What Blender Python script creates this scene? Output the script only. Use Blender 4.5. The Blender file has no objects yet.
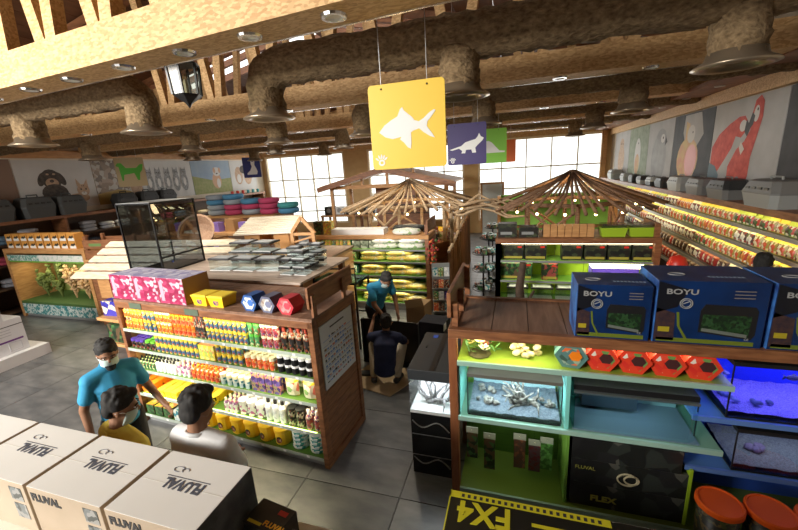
import bpy, math, random
from mathutils import Vector, Matrix, Euler
random.seed(7)
SC = bpy.context.scene
COL = SC.collection
PI = math.pi
rad = math.radians

# ------------------------------------------------------------------ camera
FPX = 375.0
def _n(v): return Vector(v).normalized()
c_fw = _n((517-399, 161.5-265, FPX))            # world +Y seen by the camera
c_dn = Vector((488-399, 1700-265, FPX)); c_dn -= c_fw*c_dn.dot(c_fw); c_dn.normalize()
c_up = -c_dn
c_rt = c_fw.cross(c_up)
rows = (c_rt, c_fw, c_up)
rt = Vector([r[0] for r in rows]); dn = Vector([r[1] for r in rows]); fw = Vector([r[2] for r in rows])
cam = bpy.data.cameras.new('camera'); cam_o = bpy.data.objects.new('camera', cam); COL.objects.link(cam_o)
cam.sensor_width = 36; cam.lens = FPX/798*36; cam.clip_end = 300; cam.clip_start = .05
m3 = Matrix((rt, -dn, -fw)).transposed()
cam_o.matrix_world = Matrix.Translation((0, 0, 3.0)) @ m3.to_4x4()
SC.camera = cam_o

# ------------------------------------------------------------------ world, exposure
wd = bpy.data.worlds.new('overcast_sky'); SC.world = wd; wd.use_nodes = True
bg = wd.node_tree.nodes['Background']
bg.inputs[0].default_value = (1.0, .985, .95, 1); bg.inputs[1].default_value = 3.0
SC.view_settings.view_transform = 'Standard'; SC.view_settings.look = 'None'
SC.view_settings.exposure = -0.45; SC.view_settings.gamma = 1.0
SC.view_settings.use_curve_mapping = False

def area(name, loc, size, power, col=(1, 1, 1), rot=(0, 0, 0), target=None):
    l = bpy.data.lights.new(name, 'AREA'); l.shape = 'RECTANGLE'
    l.size, l.size_y = size; l.energy = power; l.color = col
    o = bpy.data.objects.new(name, l); COL.objects.link(o); o.location = loc
    if target is not None:
        o.rotation_euler = (Vector(target)-Vector(loc)).to_track_quat('-Z', 'Y').to_euler()
    else: o.rotation_euler = rot
    return o
# daylight through the tall front windows behind the mezzanine, an added low front fill, and the back windows
fl_ = area('front_window_light', (-7.3, -3.6, 4.42), (4.8, 1.05), 800, (1, .96, .88), target=(-4.6, 3.2, 2.4)); fl_.data.spread = rad(100)
area('front_fill_light', (-6.6, -3.85, 1.5), (3.4, 2.2), 100, (1, .97, .92), target=(-4.0, 3.0, 1.2))  # added fill low in the front wall, brightens backs and box fronts
area('back_window_light', (-4.6, 16.6, 2.6), (15, 2.6), 330, (1, .97, .92), target=(-4.6, 0, 1.2))

# ------------------------------------------------------------------ materials
MATS = {}
def M(name, col=(.5, .5, .5), rough=.6, metal=0, col2=None, scale=8, bump=0, emit=0, kind='noise', stretch=(1, 1, 1), ramp=(.35, .65), spec=None, alpha=None, rnd=0):
    if name in MATS: return MATS[name]
    m = bpy.data.materials.new(name); m.use_nodes = True; MATS[name] = m
    nt = m.node_tree; b = nt.nodes['Principled BSDF']
    b.inputs['Base Color'].default_value = (*col, 1); b.inputs['Roughness'].default_value = rough
    b.inputs['Metallic'].default_value = metal
    if spec is not None: b.inputs['Specular IOR Level'].default_value = spec
    m.diffuse_color = (*col, 1)
    if emit:
        b.inputs['Emission Color'].default_value = (*col, 1); b.inputs['Emission Strength'].default_value = emit
    out = None
    if col2 is not None or bump:
        tc = nt.nodes.new('ShaderNodeTexCoord'); mp = nt.nodes.new('ShaderNodeMapping')
        mp.inputs['Scale'].default_value = stretch
        nt.links.new(tc.outputs['Object'], mp.inputs[0])
        if kind == 'wave':
            t = nt.nodes.new('ShaderNodeTexNoise'); t.inputs['Scale'].default_value = scale*1.6; t.inputs['Detail'].default_value = 4
            t.inputs['Distortion'].default_value = .4; fac = t.outputs['Fac']
        elif kind == 'voronoi':
            t = nt.nodes.new('ShaderNodeTexVoronoi'); t.inputs['Scale'].default_value = scale
            sp = nt.nodes.new('ShaderNodeSeparateColor'); nt.links.new(t.outputs['Color'], sp.inputs[0]); fac = sp.outputs[0]
        else:
            t = nt.nodes.new('ShaderNodeTexNoise'); t.inputs['Scale'].default_value = scale; t.inputs['Detail'].default_value = 5; fac = t.outputs['Fac']
        nt.links.new(mp.outputs[0], t.inputs['Vector'])
        if col2 is not None:
            r = nt.nodes.new('ShaderNodeValToRGB'); r.color_ramp.elements[0].position = ramp[0]; r.color_ramp.elements[1].position = ramp[1]
            r.color_ramp.elements[0].color = (*col, 1); r.color_ramp.elements[1].color = (*col2, 1)
            nt.links.new(fac, r.inputs[0]); out = r.outputs[0]
        if bump:
            bp = nt.nodes.new('ShaderNodeBump'); bp.inputs['Strength'].default_value = bump; bp.inputs['Distance'].default_value = .02
            nt.links.new(fac, bp.inputs['Height']); nt.links.new(bp.outputs[0], b.inputs['Normal'])
    if rnd:
        oi = nt.nodes.new('ShaderNodeObjectInfo'); hs = nt.nodes.new('ShaderNodeHueSaturation')
        mr = nt.nodes.new('ShaderNodeMapRange'); mr.inputs['To Min'].default_value = 1-rnd; mr.inputs['To Max'].default_value = 1+rnd
        nt.links.new(oi.outputs['Random'], mr.inputs[0]); nt.links.new(mr.outputs[0], hs.inputs['Value'])
        if out is not None: nt.links.new(out, hs.inputs['Color'])
        else: hs.inputs['Color'].default_value = (*col, 1)
        out = hs.outputs[0]
    if out is not None: nt.links.new(out, b.inputs['Base Color'])
    return m
def PRINT(name, cols, scale=30, rough=.4, stretch=(1, 1, 1), rnd=0):
    """flat packaging print: patches of a few colours"""
    if name in MATS: return MATS[name]
    m = bpy.data.materials.new(name); m.use_nodes = True; MATS[name] = m
    nt = m.node_tree; b = nt.nodes['Principled BSDF']; b.inputs['Roughness'].default_value = rough
    m.diffuse_color = (*cols[0], 1)
    tc = nt.nodes.new('ShaderNodeTexCoord'); mp = nt.nodes.new('ShaderNodeMapping'); mp.inputs['Scale'].default_value = stretch
    t = nt.nodes.new('ShaderNodeTexVoronoi'); t.inputs['Scale'].default_value = scale
    sp = nt.nodes.new('ShaderNodeSeparateColor'); r = nt.nodes.new('ShaderNodeValToRGB'); r.color_ramp.interpolation = 'CONSTANT'
    n = len(cols)
    while len(r.color_ramp.elements) < n: r.color_ramp.elements.new(.5)
    for i, c in enumerate(cols):
        r.color_ramp.elements[i].position = i/n; r.color_ramp.elements[i].color = (*c, 1)
    nt.links.new(tc.outputs['Object'], mp.inputs[0]); nt.links.new(mp.outputs[0], t.inputs['Vector'])
    nt.links.new(t.outputs['Color'], sp.inputs[0]); nt.links.new(sp.outputs[0], r.inputs[0])
    nt.links.new(r.outputs[0], b.inputs['Base Color'])
    return m
def GLASS(name, tint=(.95, .98, .975), gloss=.08, rough=.02):
    if name in MATS: return MATS[name]
    m = bpy.data.materials.new(name); m.use_nodes = True; MATS[name] = m
    nt = m.node_tree; nt.nodes.remove(nt.nodes['Principled BSDF']); o = nt.nodes['Material Output']
    tr = nt.nodes.new('ShaderNodeBsdfTransparent'); tr.inputs[0].default_value = (*tint, 1)
    gl = nt.nodes.new('ShaderNodeBsdfGlossy'); gl.inputs['Roughness'].default_value = rough
    mx = nt.nodes.new('ShaderNodeMixShader'); mx.inputs[0].default_value = gloss
    nt.links.new(tr.outputs[0], mx.inputs[1]); nt.links.new(gl.outputs[0], mx.inputs[2]); nt.links.new(mx.outputs[0], o.inputs[0])
    m.diffuse_color = (*tint, .3)
    return m

wood = M('brown_stained_wood', (.17, .062, .024), .5, col2=(.29, .12, .048), scale=3, kind='wave', stretch=(1, 1, 6), bump=.05)
woodx = M('brown_deck_wood', (.17, .085, .05), .5, col2=(.27, .15, .095), scale=2.5, kind='wave', stretch=(5, .6, 5), bump=.04)
wood_l = M('honey_wood', (.42, .20, .07), .55, col2=(.55, .29, .11), scale=3, kind='wave', stretch=(1, 1, 5), bump=.04)
wood_p = M('pale_weathered_wood', (.62, .50, .36), .7, col2=(.80, .70, .55), scale=4, kind='wave', stretch=(1, 5, 5), bump=.05)
wood_d = M('dark_wood', (.055, .027, .014), .55, col2=(.09, .045, .022), scale=3, kind='wave', stretch=(1, 6, 6))
roofw = M('roof_board_wood', (.11, .042, .018), .6, col2=(.17, .07, .03), scale=2, kind='wave', stretch=(4, .5, 4))
osb = M('oriented_strand_board', (.48, .27, .105), .65, col2=(.70, .46, .22), scale=26, kind='voronoi', stretch=(1, 2.4, 2.4), ramp=(.1, .9), bump=.08)
burlap = M('jute_wrap', (.10, .062, .028), .95, col2=(.31, .215, .115), scale=22, stretch=(1, 1.6, 1.6), bump=.9, ramp=(.3, .75))
tile = M('slate_floor_tile', (.085, .09, .095), .34, col2=(.17, .17, .17), scale=2.6, stretch=(1, 2.2, 1), bump=.03, rnd=.18)
grout = M('dark_grout', (.035, .035, .036), .8)
plaster = M('cream_plaster', (.62, .55, .44), .8, col2=(.66, .59, .48), scale=3)
white = M('white_paint', (.82, .82, .82), .5)
whitem = M('white_metal', (.7, .72, .72), .35)
greym = M('grey_metal', (.30, .31, .31), .4, .3)
steel = M('bright_steel', (.75, .75, .75), .2, 1)
black = M('black_plastic', (.012, .012, .013), .4)
blackm = M('black_metal', (.015, .015, .017), .35, .4)
lime = M('lime_green_panel', (.33, .50, .02), .55)
limed = M('green_shelf', (.16, .36, .05), .5)
aqua = M('aqua_panel', (.10, .52, .38), .5)
red = M('red_plastic', (.62, .03, .015), .4)
orange = M('orange_plastic', (.85, .22, .01), .4)
yellow = M('yellow_plastic', (.88, .55, .015), .4)
ylid = M('yellow_lid', (.90, .66, .06), .4)
cream = M('cream_plastic', (.85, .76, .50), .45)
purple = M('purple_plastic', (.13, .07, .45), .4)
green = M('green_plastic', (.10, .48, .05), .4)
blue = M('blue_plastic', (.02, .08, .45), .4)
teal = M('teal_print', (.05, .35, .38), .45)
glass = GLASS('clear_glass')
glassg = GLASS('green_edge_glass', (.55, .88, .78), .1)
smoke = GLASS('smoked_glass', (.42, .46, .5), .10)
glassb = GLASS('blue_lit_glass', (.55, .65, 1.0), .08)
lamp_w = M('warm_tube', (1, .86, .58), emit=9)
lamp_c = M('cool_tube', (.85, .95, 1), emit=8)
bulb = M('warm_bulb', (1, .72, .3), emit=25)
rope = M('thin_wire', (.5, .5, .5), .4, .6)

# ------------------------------------------------------------------ mesh builder
class MB:
    def __init__(s): s.v = []; s.f = []; s.m = []
    def add(s, vs, fs, m=0):
        o = len(s.v); s.v.extend([tuple(v) for v in vs])
        for f in fs: s.f.append([i+o for i in f]); s.m.append(m)
        return s
    def box(s, a, b, m=0, ms=None):
        x0, y0, z0 = a; x1, y1, z1 = b
        vs = [(x0,y0,z0),(x1,y0,z0),(x1,y1,z0),(x0,y1,z0),(x0,y0,z1),(x1,y0,z1),(x1,y1,z1),(x0,y1,z1)]
        fs = [(3,2,1,0),(4,5,6,7),(0,1,5,4),(1,2,6,5),(2,3,7,6),(3,0,4,7)]   # bottom top front right back left
        o = len(s.v); s.v.extend(vs)
        for i, f in enumerate(fs): s.f.append([k+o for k in f]); s.m.append(ms[i] if ms else m)
        return s
    def obox(s, p0, p1, w, h, m=0, up=(0, 0, 1)):
        """a bar from p0 to p1 with section w (sideways) x h (along up)"""
        p0 = Vector(p0); p1 = Vector(p1); d = (p1-p0).normalized(); u = Vector(up)
        if abs(d.dot(u)) > .99: u = Vector((0, 1, 0))
        sd = d.cross(u).normalized(); u = sd.cross(d)
        vs = []
        for p in (p0, p1):
            for a, b in ((-1,-1),(1,-1),(1,1),(-1,1)): vs.append(p+sd*(a*w/2)+u*(b*h/2))
        return s.add(vs, [(0,1,2,3),(7,6,5,4),(0,4,5,1),(1,5,6,2),(2,6,7,3),(3,7,4,0)], m)
    def cyl(s, p0, p1, r0, r1=None, n=10, m=0, caps=True, mc=None):
        r1 = r0 if r1 is None else r1
        p0 = Vector(p0); p1 = Vector(p1); d = (p1-p0).normalized()
        u = Vector((0,0,1)) if abs(d.z) < .9 else Vector((1,0,0)); a = d.cross(u).normalized(); b = a.cross(d)
        vs = []
        for p, r in ((p0, r0), (p1, r1)):
            for i in range(n):
                t = 2*PI*i/n; vs.append(p+(a*math.cos(t)+b*math.sin(t))*r)
        s.add(vs, [(i,n+i,n+(i+1)%n,(i+1)%n) for i in range(n)], m)
        if caps:
            o = len(s.v)-2*n; s.f.append([o+i for i in range(n)]); s.m.append(m if mc is None else mc)
            s.f.append([o+n+i for i in reversed(range(n))]); s.m.append(m if mc is None else mc)
        return s
    def lathe(s, prof, n=12, m=0, ms=None, c=(0,0,0), sx=1, sy=1):
        o = len(s.v)
        for r, z in prof:
            for i in range(n):
                t = 2*PI*i/n; s.v.append((c[0]+r*sx*math.cos(t), c[1]+r*sy*math.sin(t), c[2]+z))
        for k in range(len(prof)-1):
            for i in range(n):
                a = o+k*n+i; b = o+k*n+(i+1)%n
                s.f.append([a, b, b+n, a+n]); s.m.append(ms[k] if ms else m)
        if prof[0][0] > 1e-5: s.f.append([o+i for i in reversed(range(n))]); s.m.append(ms[0] if ms else m)
        if prof[-1][0] > 1e-5: q = o+(len(prof)-1)*n; s.f.append([q+i for i in range(n)]); s.m.append(ms[-1] if ms else m)
        return s
    def tube(s, pts, r, n=8, m=0, caps=True):
        pts = [Vector(p) for p in pts]; rs = r if isinstance(r, (list, tuple)) else [r]*len(pts)
        o = len(s.v); ref = None
        for i, p in enumerate(pts):
            d = (pts[min(i+1, len(pts)-1)]-pts[max(i-1, 0)]).normalized()
            if ref is None:
                u = Vector((0,0,1)) if abs(d.z) < .9 else Vector((1,0,0)); ref = d.cross(u).normalized()
            a = (ref-d*ref.dot(d)).normalized(); b = a.cross(d); ref = a
            for k in range(n):
                t = 2*PI*k/n; s.v.append(tuple(p+(a*math.cos(t)+b*math.sin(t))*rs[i]))
        for i in range(len(pts)-1):
            for k in range(n):
                a = o+i*n+k; b = o+i*n+(k+1)%n; s.f.append([a, a+n, b+n, b]); s.m.append(m)
        if caps:
            s.f.append([o+k for k in range(n)]); s.m.append(m)
            q = o+(len(pts)-1)*n; s.f.append([q+k for k in reversed(range(n))]); s.m.append(m)
        return s
    def sph(s, c, r, nu=10, nv=6, m=0, rot=None):
        if not isinstance(r, (list, tuple)): r = (r, r, r)
        c = Vector(c); o = len(s.v); R = rot if rot is not None else Matrix.Identity(3)
        s.v.append(tuple(c+R@Vector((0,0,-r[2]))))
        for j in range(1, nv):
            ph = -PI/2+PI*j/nv
            for i in range(nu):
                t = 2*PI*i/nu; s.v.append(tuple(c+R@Vector((r[0]*math.cos(ph)*math.cos(t), r[1]*math.cos(ph)*math.sin(t), r[2]*math.sin(ph)))))
        s.v.append(tuple(c+R@Vector((0,0,r[2])))); e = len(s.v)-1
        for i in range(nu):
            s.f.append([o, o+1+(i+1)%nu, o+1+i]); s.m.append(m)
            q = o+1+(nv-2)*nu; s.f.append([e, q+i, q+(i+1)%nu]); s.m.append(m)
        for j in range(nv-2):
            for i in range(nu):
                a = o+1+j*nu+i; b = o+1+j*nu+(i+1)%nu; s.f.append([a, b, b+nu, a+nu]); s.m.append(m)
        return s
    def prism(s, pts, d0, d1, m=0, plane='xz', mside=None):
        """outline pts (u,v) extruded d0..d1 along the third axis"""
        def P(u, v, w): return {'xz': (u, w, v), 'xy': (u, v, w), 'yz': (w, u, v)}[plane]
        n = len(pts); vs = [P(u, v, d0) for u, v in pts]+[P(u, v, d1) for u, v in pts]
        s.add(vs, [list(range(n))], m); o = len(s.v)-2*n
        s.f.append([o+n+i for i in reversed(range(n))]); s.m.append(m)
        for i in range(n):
            s.f.append([o+i, o+n+i, o+n+(i+1)%n, o+(i+1)%n]); s.m.append(m if mside is None else mside)
        return s
    def capsule(s, p0, p1, r0, r1=None, n=12):
        r1 = r0 if r1 is None else r1
        s.cyl(p0, p1, r0, r1, n); s.sph(p0, r0, n, 8); s.sph(p1, r1, n, 8); return s
    def xf(s, mat):
        s.v = [tuple(mat@Vector(v)) for v in s.v]; return s
    def mesh(s, name, mats):
        me = bpy.data.meshes.new(name); me.from_pydata(s.v, [], s.f)
        for mt in (mats if isinstance(mats, (list, tuple)) else [mats]): me.materials.append(mt)
        me.polygons.foreach_set('material_index', s.m); me.update()
        return me
    def build(s, name, mats, parent=None, loc=(0,0,0), rz=0, smooth=False, bevel=0):
        me = s.mesh(name, mats)
        if smooth: me.shade_smooth()
        o = bpy.data.objects.new(name, me); COL.objects.link(o); o.location = loc; o.rotation_euler = (0, 0, rz)
        if parent is not None: o.parent = parent
        if bevel:
            b = o.modifiers.new('bevel', 'BEVEL'); b.width = bevel; b.segments = 2; b.limit_method = 'ANGLE'
        return o

def tag(o, label=None, cat=None, group=None, kind=None):
    if label: o['label'] = label
    if cat: o['category'] = cat
    if group: o['group'] = group
    if kind: o['kind'] = kind
    return o
def T(name, label, cat, loc=(0,0,0), rz=0, group=None):
    o = bpy.data.objects.new(name, None); COL.objects.link(o); o.empty_display_size = .1
    o.location = loc; o.rotation_euler = (0, 0, rz); return tag(o, label, cat, group)
def S(name, mb, mats, parent=None, **k):
    o = mb.build(name, mats, parent, **k)
    if parent is None: o['kind'] = 'structure'
    return o
def put(me, name, loc, rz=0, label=None, cat=None, group=None, parent=None, scale=None, rot=None):
    o = bpy.data.objects.new(name, me); COL.objects.link(o); o.location = loc
    o.rotation_euler = rot if rot else (0, 0, rz)
    if parent is not None: o.parent = parent
    if scale is not None: o.scale = scale if isinstance(scale, (tuple, list)) else (scale,)*3
    return tag(o, label, cat, group)
def dup(root, loc, rz=None, label=None, group=None):
    r = root.copy(); COL.objects.link(r); r.location = loc
    if rz is not None: r.rotation_euler = (0, 0, rz)
    if label: r['label'] = label
    if group: r['group'] = group
    for ch in list(root.children):
        c = ch.copy(); COL.objects.link(c); c.parent = r
        for g in list(ch.children):
            d = g.copy(); COL.objects.link(d); d.parent = c
    return r
def text(body, name, size, mat, parent, loc, rot=(0,0,0), ext=.001, align='LEFT', sx=1, shear=0, bold=0):
    cu = bpy.data.curves.new(name, 'FONT'); cu.body = body; cu.size = size; cu.extrude = ext; cu.align_x = align; cu.shear = shear; cu.offset = bold
    cu.resolution_u = 3
    t = bpy.data.objects.new(name, cu); COL.objects.link(t)
    dg = bpy.context.evaluated_depsgraph_get(); me = bpy.data.meshes.new_from_object(t.evaluated_get(dg))
    bpy.data.objects.remove(t); me.materials.clear(); me.materials.append(mat); me.name = name
    o = bpy.data.objects.new(name, me); COL.objects.link(o); o.location = loc; o.rotation_euler = rot; o.scale = (sx, 1, 1)
    o.parent = parent
    return o
def ell(cx, cy, rx, ry, n=16, a=0):
    return [(cx+rx*math.cos(2*PI*i/n)*math.cos(a)-ry*math.sin(2*PI*i/n)*math.sin(a), cy+rx*math.cos(2*PI*i/n)*math.sin(a)+ry*math.sin(2*PI*i/n)*math.cos(a)) for i in range(n)]

# ================================================================== SETTING
XL, XR, YB, YF = -12.5, 3.5, 17.0, -4.0
# floor: slab with slate tiles laid on it
fl = S('floor', MB().box((XL-.2, YF-.2, -.2), (XR+.2, YB+.2, -.012)), grout)
tm = MB().box((.004, .004, -.012), (.996, .596, 0)).mesh('floor_tile', tile)
for i in range(-10, 2):
    for j in range(0, 14):
        x = i*1.0; y = .3+j*.6
        if not ((-10 <= i <= -4 and 2 <= j <= 11) or (-4 <= i <= 0 and 0 <= j <= 13)): continue
        put(tm, 'floor_tile', (x, y, 0), parent=fl)
rest = MB()
for i in range(-13, 4):
    for j in range(-7, 28):
        x = i*1.0; y = .3+j*.6
        if (-10 <= i <= -4 and 2 <= j <= 11) or (-4 <= i <= 0 and 0 <= j <= 13): continue
        rest.box((x+.004, y+.004, -.012), (min(x+.996, XR), min(y+.596, YB), 0))
o = rest.build('floor_tiles', tile, fl); o['kind'] = 'stuff'

S('wall_right', MB().box((XR, YF, 0), (XR+.2, YB, 5.0)), plaster)
S('wall_left', MB().box((XL-.2, YF, 0), (XL, YB, 5.0)), plaster)
RX, RZ, EZ = -4.5, 6.5, 4.9
def roof_z(x): return RZ-(RZ-EZ)*abs(x-RX)/8.0
# front wall behind the camera, with its tall window opening and a low one added for fill light
fw_ = MB()
fw_.box((XL, YF-.2, 0), (-9.8, YF, 5.0)); fw_.box((-3.2, YF-.2, 0), (XR, YF, 5.0)); fw_.box((-9.8, YF-.2, 2.7), (-3.2, YF, 3.85)); fw_.box((-9.8, YF-.2, 0), (-8.4, YF, 2.7)); fw_.box((-4.8, YF-.2, 0), (-3.2, YF, 2.7)); fw_.box((-8.4, YF-.2, 0), (-4.8, YF, .3)); fw_.box((-9.8, YF-.2, 4.95), (-3.2, YF, 5.0))
fw_.prism([(XL, 5.0), (XR, 5.0), (RX, RZ)], YF-.2, YF)
S('wall_front', fw_, plaster)
# back wall: pillars, sill, header, gable; three window groups between
groups = [(-12.3, -7.9, 5), (-6.7, -2.2, 5), (-1.6, 3.3, 5)]
bw = MB(); xs = [XL]+[v for g in groups for v in g[:2]]+[XR]
for k in range(0, len(xs), 2): bw.box((xs[k], YB, .55), (xs[k+1], YB+.2, 3.95))
bw.box((XL, YB, 0), (XR, YB+.2, .55)); bw.box((XL, YB, 3.95), (XR, YB+.2, 5.0))
bw.prism([(XL, 5.0), (XR, 5.0), (RX, RZ)], YB, YB+.2)
S('wall_back', bw, M('ochre_wall', (.55, .36, .17), .8, col2=(.6, .41, .2), scale=4))
for k, (x0, x1, n) in enumerate(groups):
    w = T('window_%d' % (k+1), None, None, (x0, YB+.1, .55)); w['kind'] = 'structure'
    W_ = x1-x0; zs = [0, .62, 1.35, 2.2, 3.4]
    fm = MB(); fm.box((0, -.08, 0), (W_, .06, .08)); fm.box((0, -.08, 3.32), (W_, .06, 3.4)); fm.box((0, -.08, .08), (.08, .06, 3.32)); fm.box((W_-.08, -.08, .08), (W_, .06, 3.32))
    glare_bar = M('glare_paled_window_wood', (.80, .68, .50), .6)  # bars coloured paler to stand in for glare from the windows
    fm.build('window_frame', glare_bar, w)
    for i in range(1, n): MB().box((W_*i/n-.022, -.05, .08), (W_*i/n+.022, .05, 3.32)).build('mullion', glare_bar, w)
    for z in zs[1:-1]: MB().box((.08, -.05, z-.025), (W_-.08, .04, z+.025)).build('glazing_bar', glare_bar, w)
    for i in range(n):
        for j in range(4):
            MB().box((W_*i/n+.03, 0, zs[j]+.025), (W_*(i+1)/n-.03, .008, zs[j+1]-.025)).build('pane', glass, w)
# header and side fascia of strand board
S('trim_1', MB().box((XL, YB-.12, 3.95), (XR, YB-.002, 4.4)), osb)
S('trim_2', MB().box((3.38, 1.0, 3.78), (XR-.002, YB-.13, 3.98)), osb)
tr3 = S('trim_3', MB().box((2.85, 1.0, 3.985), (XR-.002, YB-.13, 4.05)), wood)
spot = MB().lathe([(.05, -.012), (.07, -.012), (.075, 0)], 10).mesh('spot_lamp', M('spot_face', (.5, .45, .4), .3, .6))
for k in range(9): put(spot, 'spot_lamp', (3.1, 5.2+1.3*k, 3.985), parent=tr3)
S('trim_4', MB().box((XL+.002, 4.0, 3.85), (XL+.12, YB-.13, 4.05)), wood_l)
S('trim_5', MB().box((3.12, 16.8, 0), (3.3, 16.98, 3.95)), wood_l)

# roof: boards on two slopes with a band of skylights
rf = T('ceiling', None, None); rf['kind'] = 'structure'
NB = 22
for sgn in (-1, 1):
    for k in range(NB):
        a0 = 8.1*k/NB; a1 = 8.1*(k+1)/NB-.012
        segs = [(YF-.2, YB+.2)]
        if (sgn < 0 and 1 <= k <= 12) or (sgn > 0 and k <= 6): segs = [(YF-.2, 8.2), (9.75, YB+.2)]
        for y0, y1 in segs:
            mb = MB(); xa = RX+sgn*a0; xb = RX+sgn*a1
            za = roof_z(xa); zb = roof_z(xb)
            mb.add([(xa,y0,za),(xb,y0,zb),(xb,y1,zb),(xa,y1,za),(xa,y0,za+.05),(xb,y0,zb+.05),(xb,y1,zb+.05),(xa,y1,za+.05)],
                   [(3,2,1,0),(4,5,6,7),(0,1,5,4),(1,2,6,5),(2,3,7,6),(3,0,4,7)])
            mb.build('roof_board', roofw, rf)
rb = MB(); rb.box((RX-.1, YF, RZ-.3), (RX+.1, YB, RZ)); rb.build('ridge_beam', roofw, rf)
for y in (8.2, 9.0, 9.75):
    for sgn in (-1, 1):
        MB().obox((RX, y, roof_z(RX)-.07), (RX+sgn*7.9, y, roof_z(RX+sgn*7.9)-.07), .09, .14).build('skylight_rafter', wood, rf)

# trusses
def truss(y, rz, label, lights, sp=1.0, ww=.13, op=.34):
    t = T('roof_truss', label, 'truss', (-1.7, y, 4.0), rz, 'strand board roof trusses')
    a, b = -10.6, 5.0
    MB().box((a, -.17, 0), (b, .17, .29)).build('bottom_chord', osb, t)
    x = -2.5-sp*9 if sp < .9 else a+.5
    while x < b-.3:
        for s in (-1, 1):
            xt = x+s*op; zt = roof_z(xt-1.7)-4.0-.1
            MB().obox((x+s*.075, 0, .28), (xt, 0, zt), ww, .11, up=(0,1,0)).build('web_member', osb, t)
        x += sp
    MB().box((a, .171, -.006), (b, .186, .03)).build('metal_strip', M('strip_metal', (.8, .8, .78), .25, .9), t)
    for sgn in (-1, 1):
        x1 = RX+1.7+sgn*(7.7); x1 = max(min(x1, b), a)
        MB().obox((RX+1.7, 0, roof_z(RX)-4.1), (x1, 0, roof_z(x1-1.7)-4.1), .14, .14).build('top_chord', wood, t)
    dl = MB().lathe([(.045, -.004), (.06, -.016), (.085, -.016), (.092, 0)], 14, ms=[1, 0, 0, 0]).mesh('downlight', [steel, M('downlight_face', (.8, .78, .72), .3)])
    for x in lights: put(dl, 'downlight', (x+1.7, 0, 0), parent=t)
    return t
truss(2.62, rad(-5), 'wide bright strand board roof truss right above the white cartons, with round downlights', [-6.2, -5.5, -4.75, -4.05, -3.3, -2.55, -1.88, -1.17, -.45, .3, 1.0], .80, .15, .40)
for k, l in enumerate(['strand board truss just beyond the glass lantern', 'strand board truss above the green bird sign', 'strand board truss above the stick roofed pavilions', 'last strand board truss before the window wall']):
    truss(5.6+2.85*k, 0, l, [-9.5, -8, -6.5, -5, -3.5, -2, -.6, .5, 1.5])
    if k < 2:
        for x in (-9.5, -8, -6.5, -5, -3.5, -2):          # spots added at the downlights to brighten the mid shop
            l_ = bpy.data.lights.new('downlight_fill', 'SPOT'); l_.energy = 170; l_.color = (1, .9, .72); l_.spot_size = rad(95); l_.spot_blend = .6; l_.shadow_soft_size = .06
            lo = bpy.data.objects.new('downlight_fill', l_); COL.objects.link(lo); lo.location = (x, 5.6+2.85*k, 3.97)

# jute wrapped air ducts
RINGP = [(.18, .10), (.195, .05), (.262, .012), (.27, 0), (.22, -.012), (.18, .0), (.17, .02), (.09, .015), (.08, .03), (.02, .02)]
ring_me = MB().lathe(RINGP, 24).mesh('diffuser_ring', M('diffuser_metal', (.35, .28, .20), .3, .7)); ring_me.shade_smooth()
def fuzz(mb, a=.018):
    mb.v = [(x+random.uniform(-a, a), y+random.uniform(-a, a), z+random.uniform(-a, a)) for x, y, z in mb.v]; return mb
def duct(y, x_in, x_out, drops, label, z=4.09, r=.185):
    t = T('air_duct', label, 'duct', (x_in, y, z), 0, 'jute wrapped ceiling ducts')
    s = 1 if x_out > x_in else -1; L = abs(x_out-x_in)
    pts = [(0, 0, -.44), (0, 0, -.36), (0, 0, -.28), (0, 0, -.2)]
    for q in range(1, 6):
        a = PI/2*q/6; pts.append((s*.30*(1-math.cos(a)), 0, -.2+.2*math.sin(a)))
    n = int(L/.09); pts += [(s*(.30+(L-.3)*i/n), 0, 0) for i in range(n+1)]
    fuzz(MB().tube(pts, r, 20)).build('duct_run', burlap, t, smooth=True)
    put(ring_me, 'diffuser_ring', (0, 0, -.49), parent=t)
    for xd in drops:
        d = fuzz(MB().tube([(xd-x_in, 0, -.1-.045*i) for i in range(9)], r*.95, 20)).build('duct_branch', burlap, t, smooth=True)
        put(ring_me, 'diffuser_ring', (xd-x_in, 0, -.49), parent=t)
    return t
names = ['nearest bay between lantern and fish sign', 'bay behind the fish sign', 'bay above the stick roofs', 'bay nearest the window wall']
for k, y in enumerate((3.72, 6.45, 9.3, 12.15)):
    duct(y, -2.55, XR-.15, [-.51, 1.55], 'jute wrapped duct over the parrot poster side, %s' % names[k])
    duct(y, -4.3, XL+.15, [-6.34, -9.2], 'jute wrapped duct over the dog poster side, %s' % names[k])

# glass lantern behind the near truss
t = T('hanging_lantern', 'black framed hexagonal glass lantern hanging behind the near truss', 'lantern', (-2.92, 3.03, 3.72))
hexr = lambda r, z, o=0: [(r*math.cos(PI/3*i+o), r*math.sin(PI/3*i+o), z) for i in range(6)]
lb = MB(); lb.lathe([(.004, -.06), (.02, -.035), (.03, -.02), (.105, .03), (.128, .05)], 6); lb.build('bottom_finial', black, t)
lb = MB(); lb.lathe([(.142, .30), (.152, .312), (.12, .325), (.03, .345), (.015, .37)], 6); lb.build('cap', black, t)
for i in range(6):
    a = PI/3*i; b = PI/3*(i+1)
    MB().obox((.122*math.cos(a), .122*math.sin(a), .05), (.138*math.cos(a), .138*math.sin(a), .305), .02, .016).build('frame_bar', black, t)
    p = [(.119*math.cos(a), .119*math.sin(a), .052), (.119*math.cos(b), .119*math.sin(b), .052), (.135*math.cos(b), .135*math.sin(b), .303), (.135*math.cos(a), .135*math.sin(a), .303)]
    MB().add(p, [(0, 1, 2, 3)]).build('glass_pane', GLASS('frosted_lantern_glass', (.62, .64, .60), .10, .35), t)
MB().lathe([(.02, .05), (.02, .16), (.005, .19)], 8).build('lamp_candle', cream, t)
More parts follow.
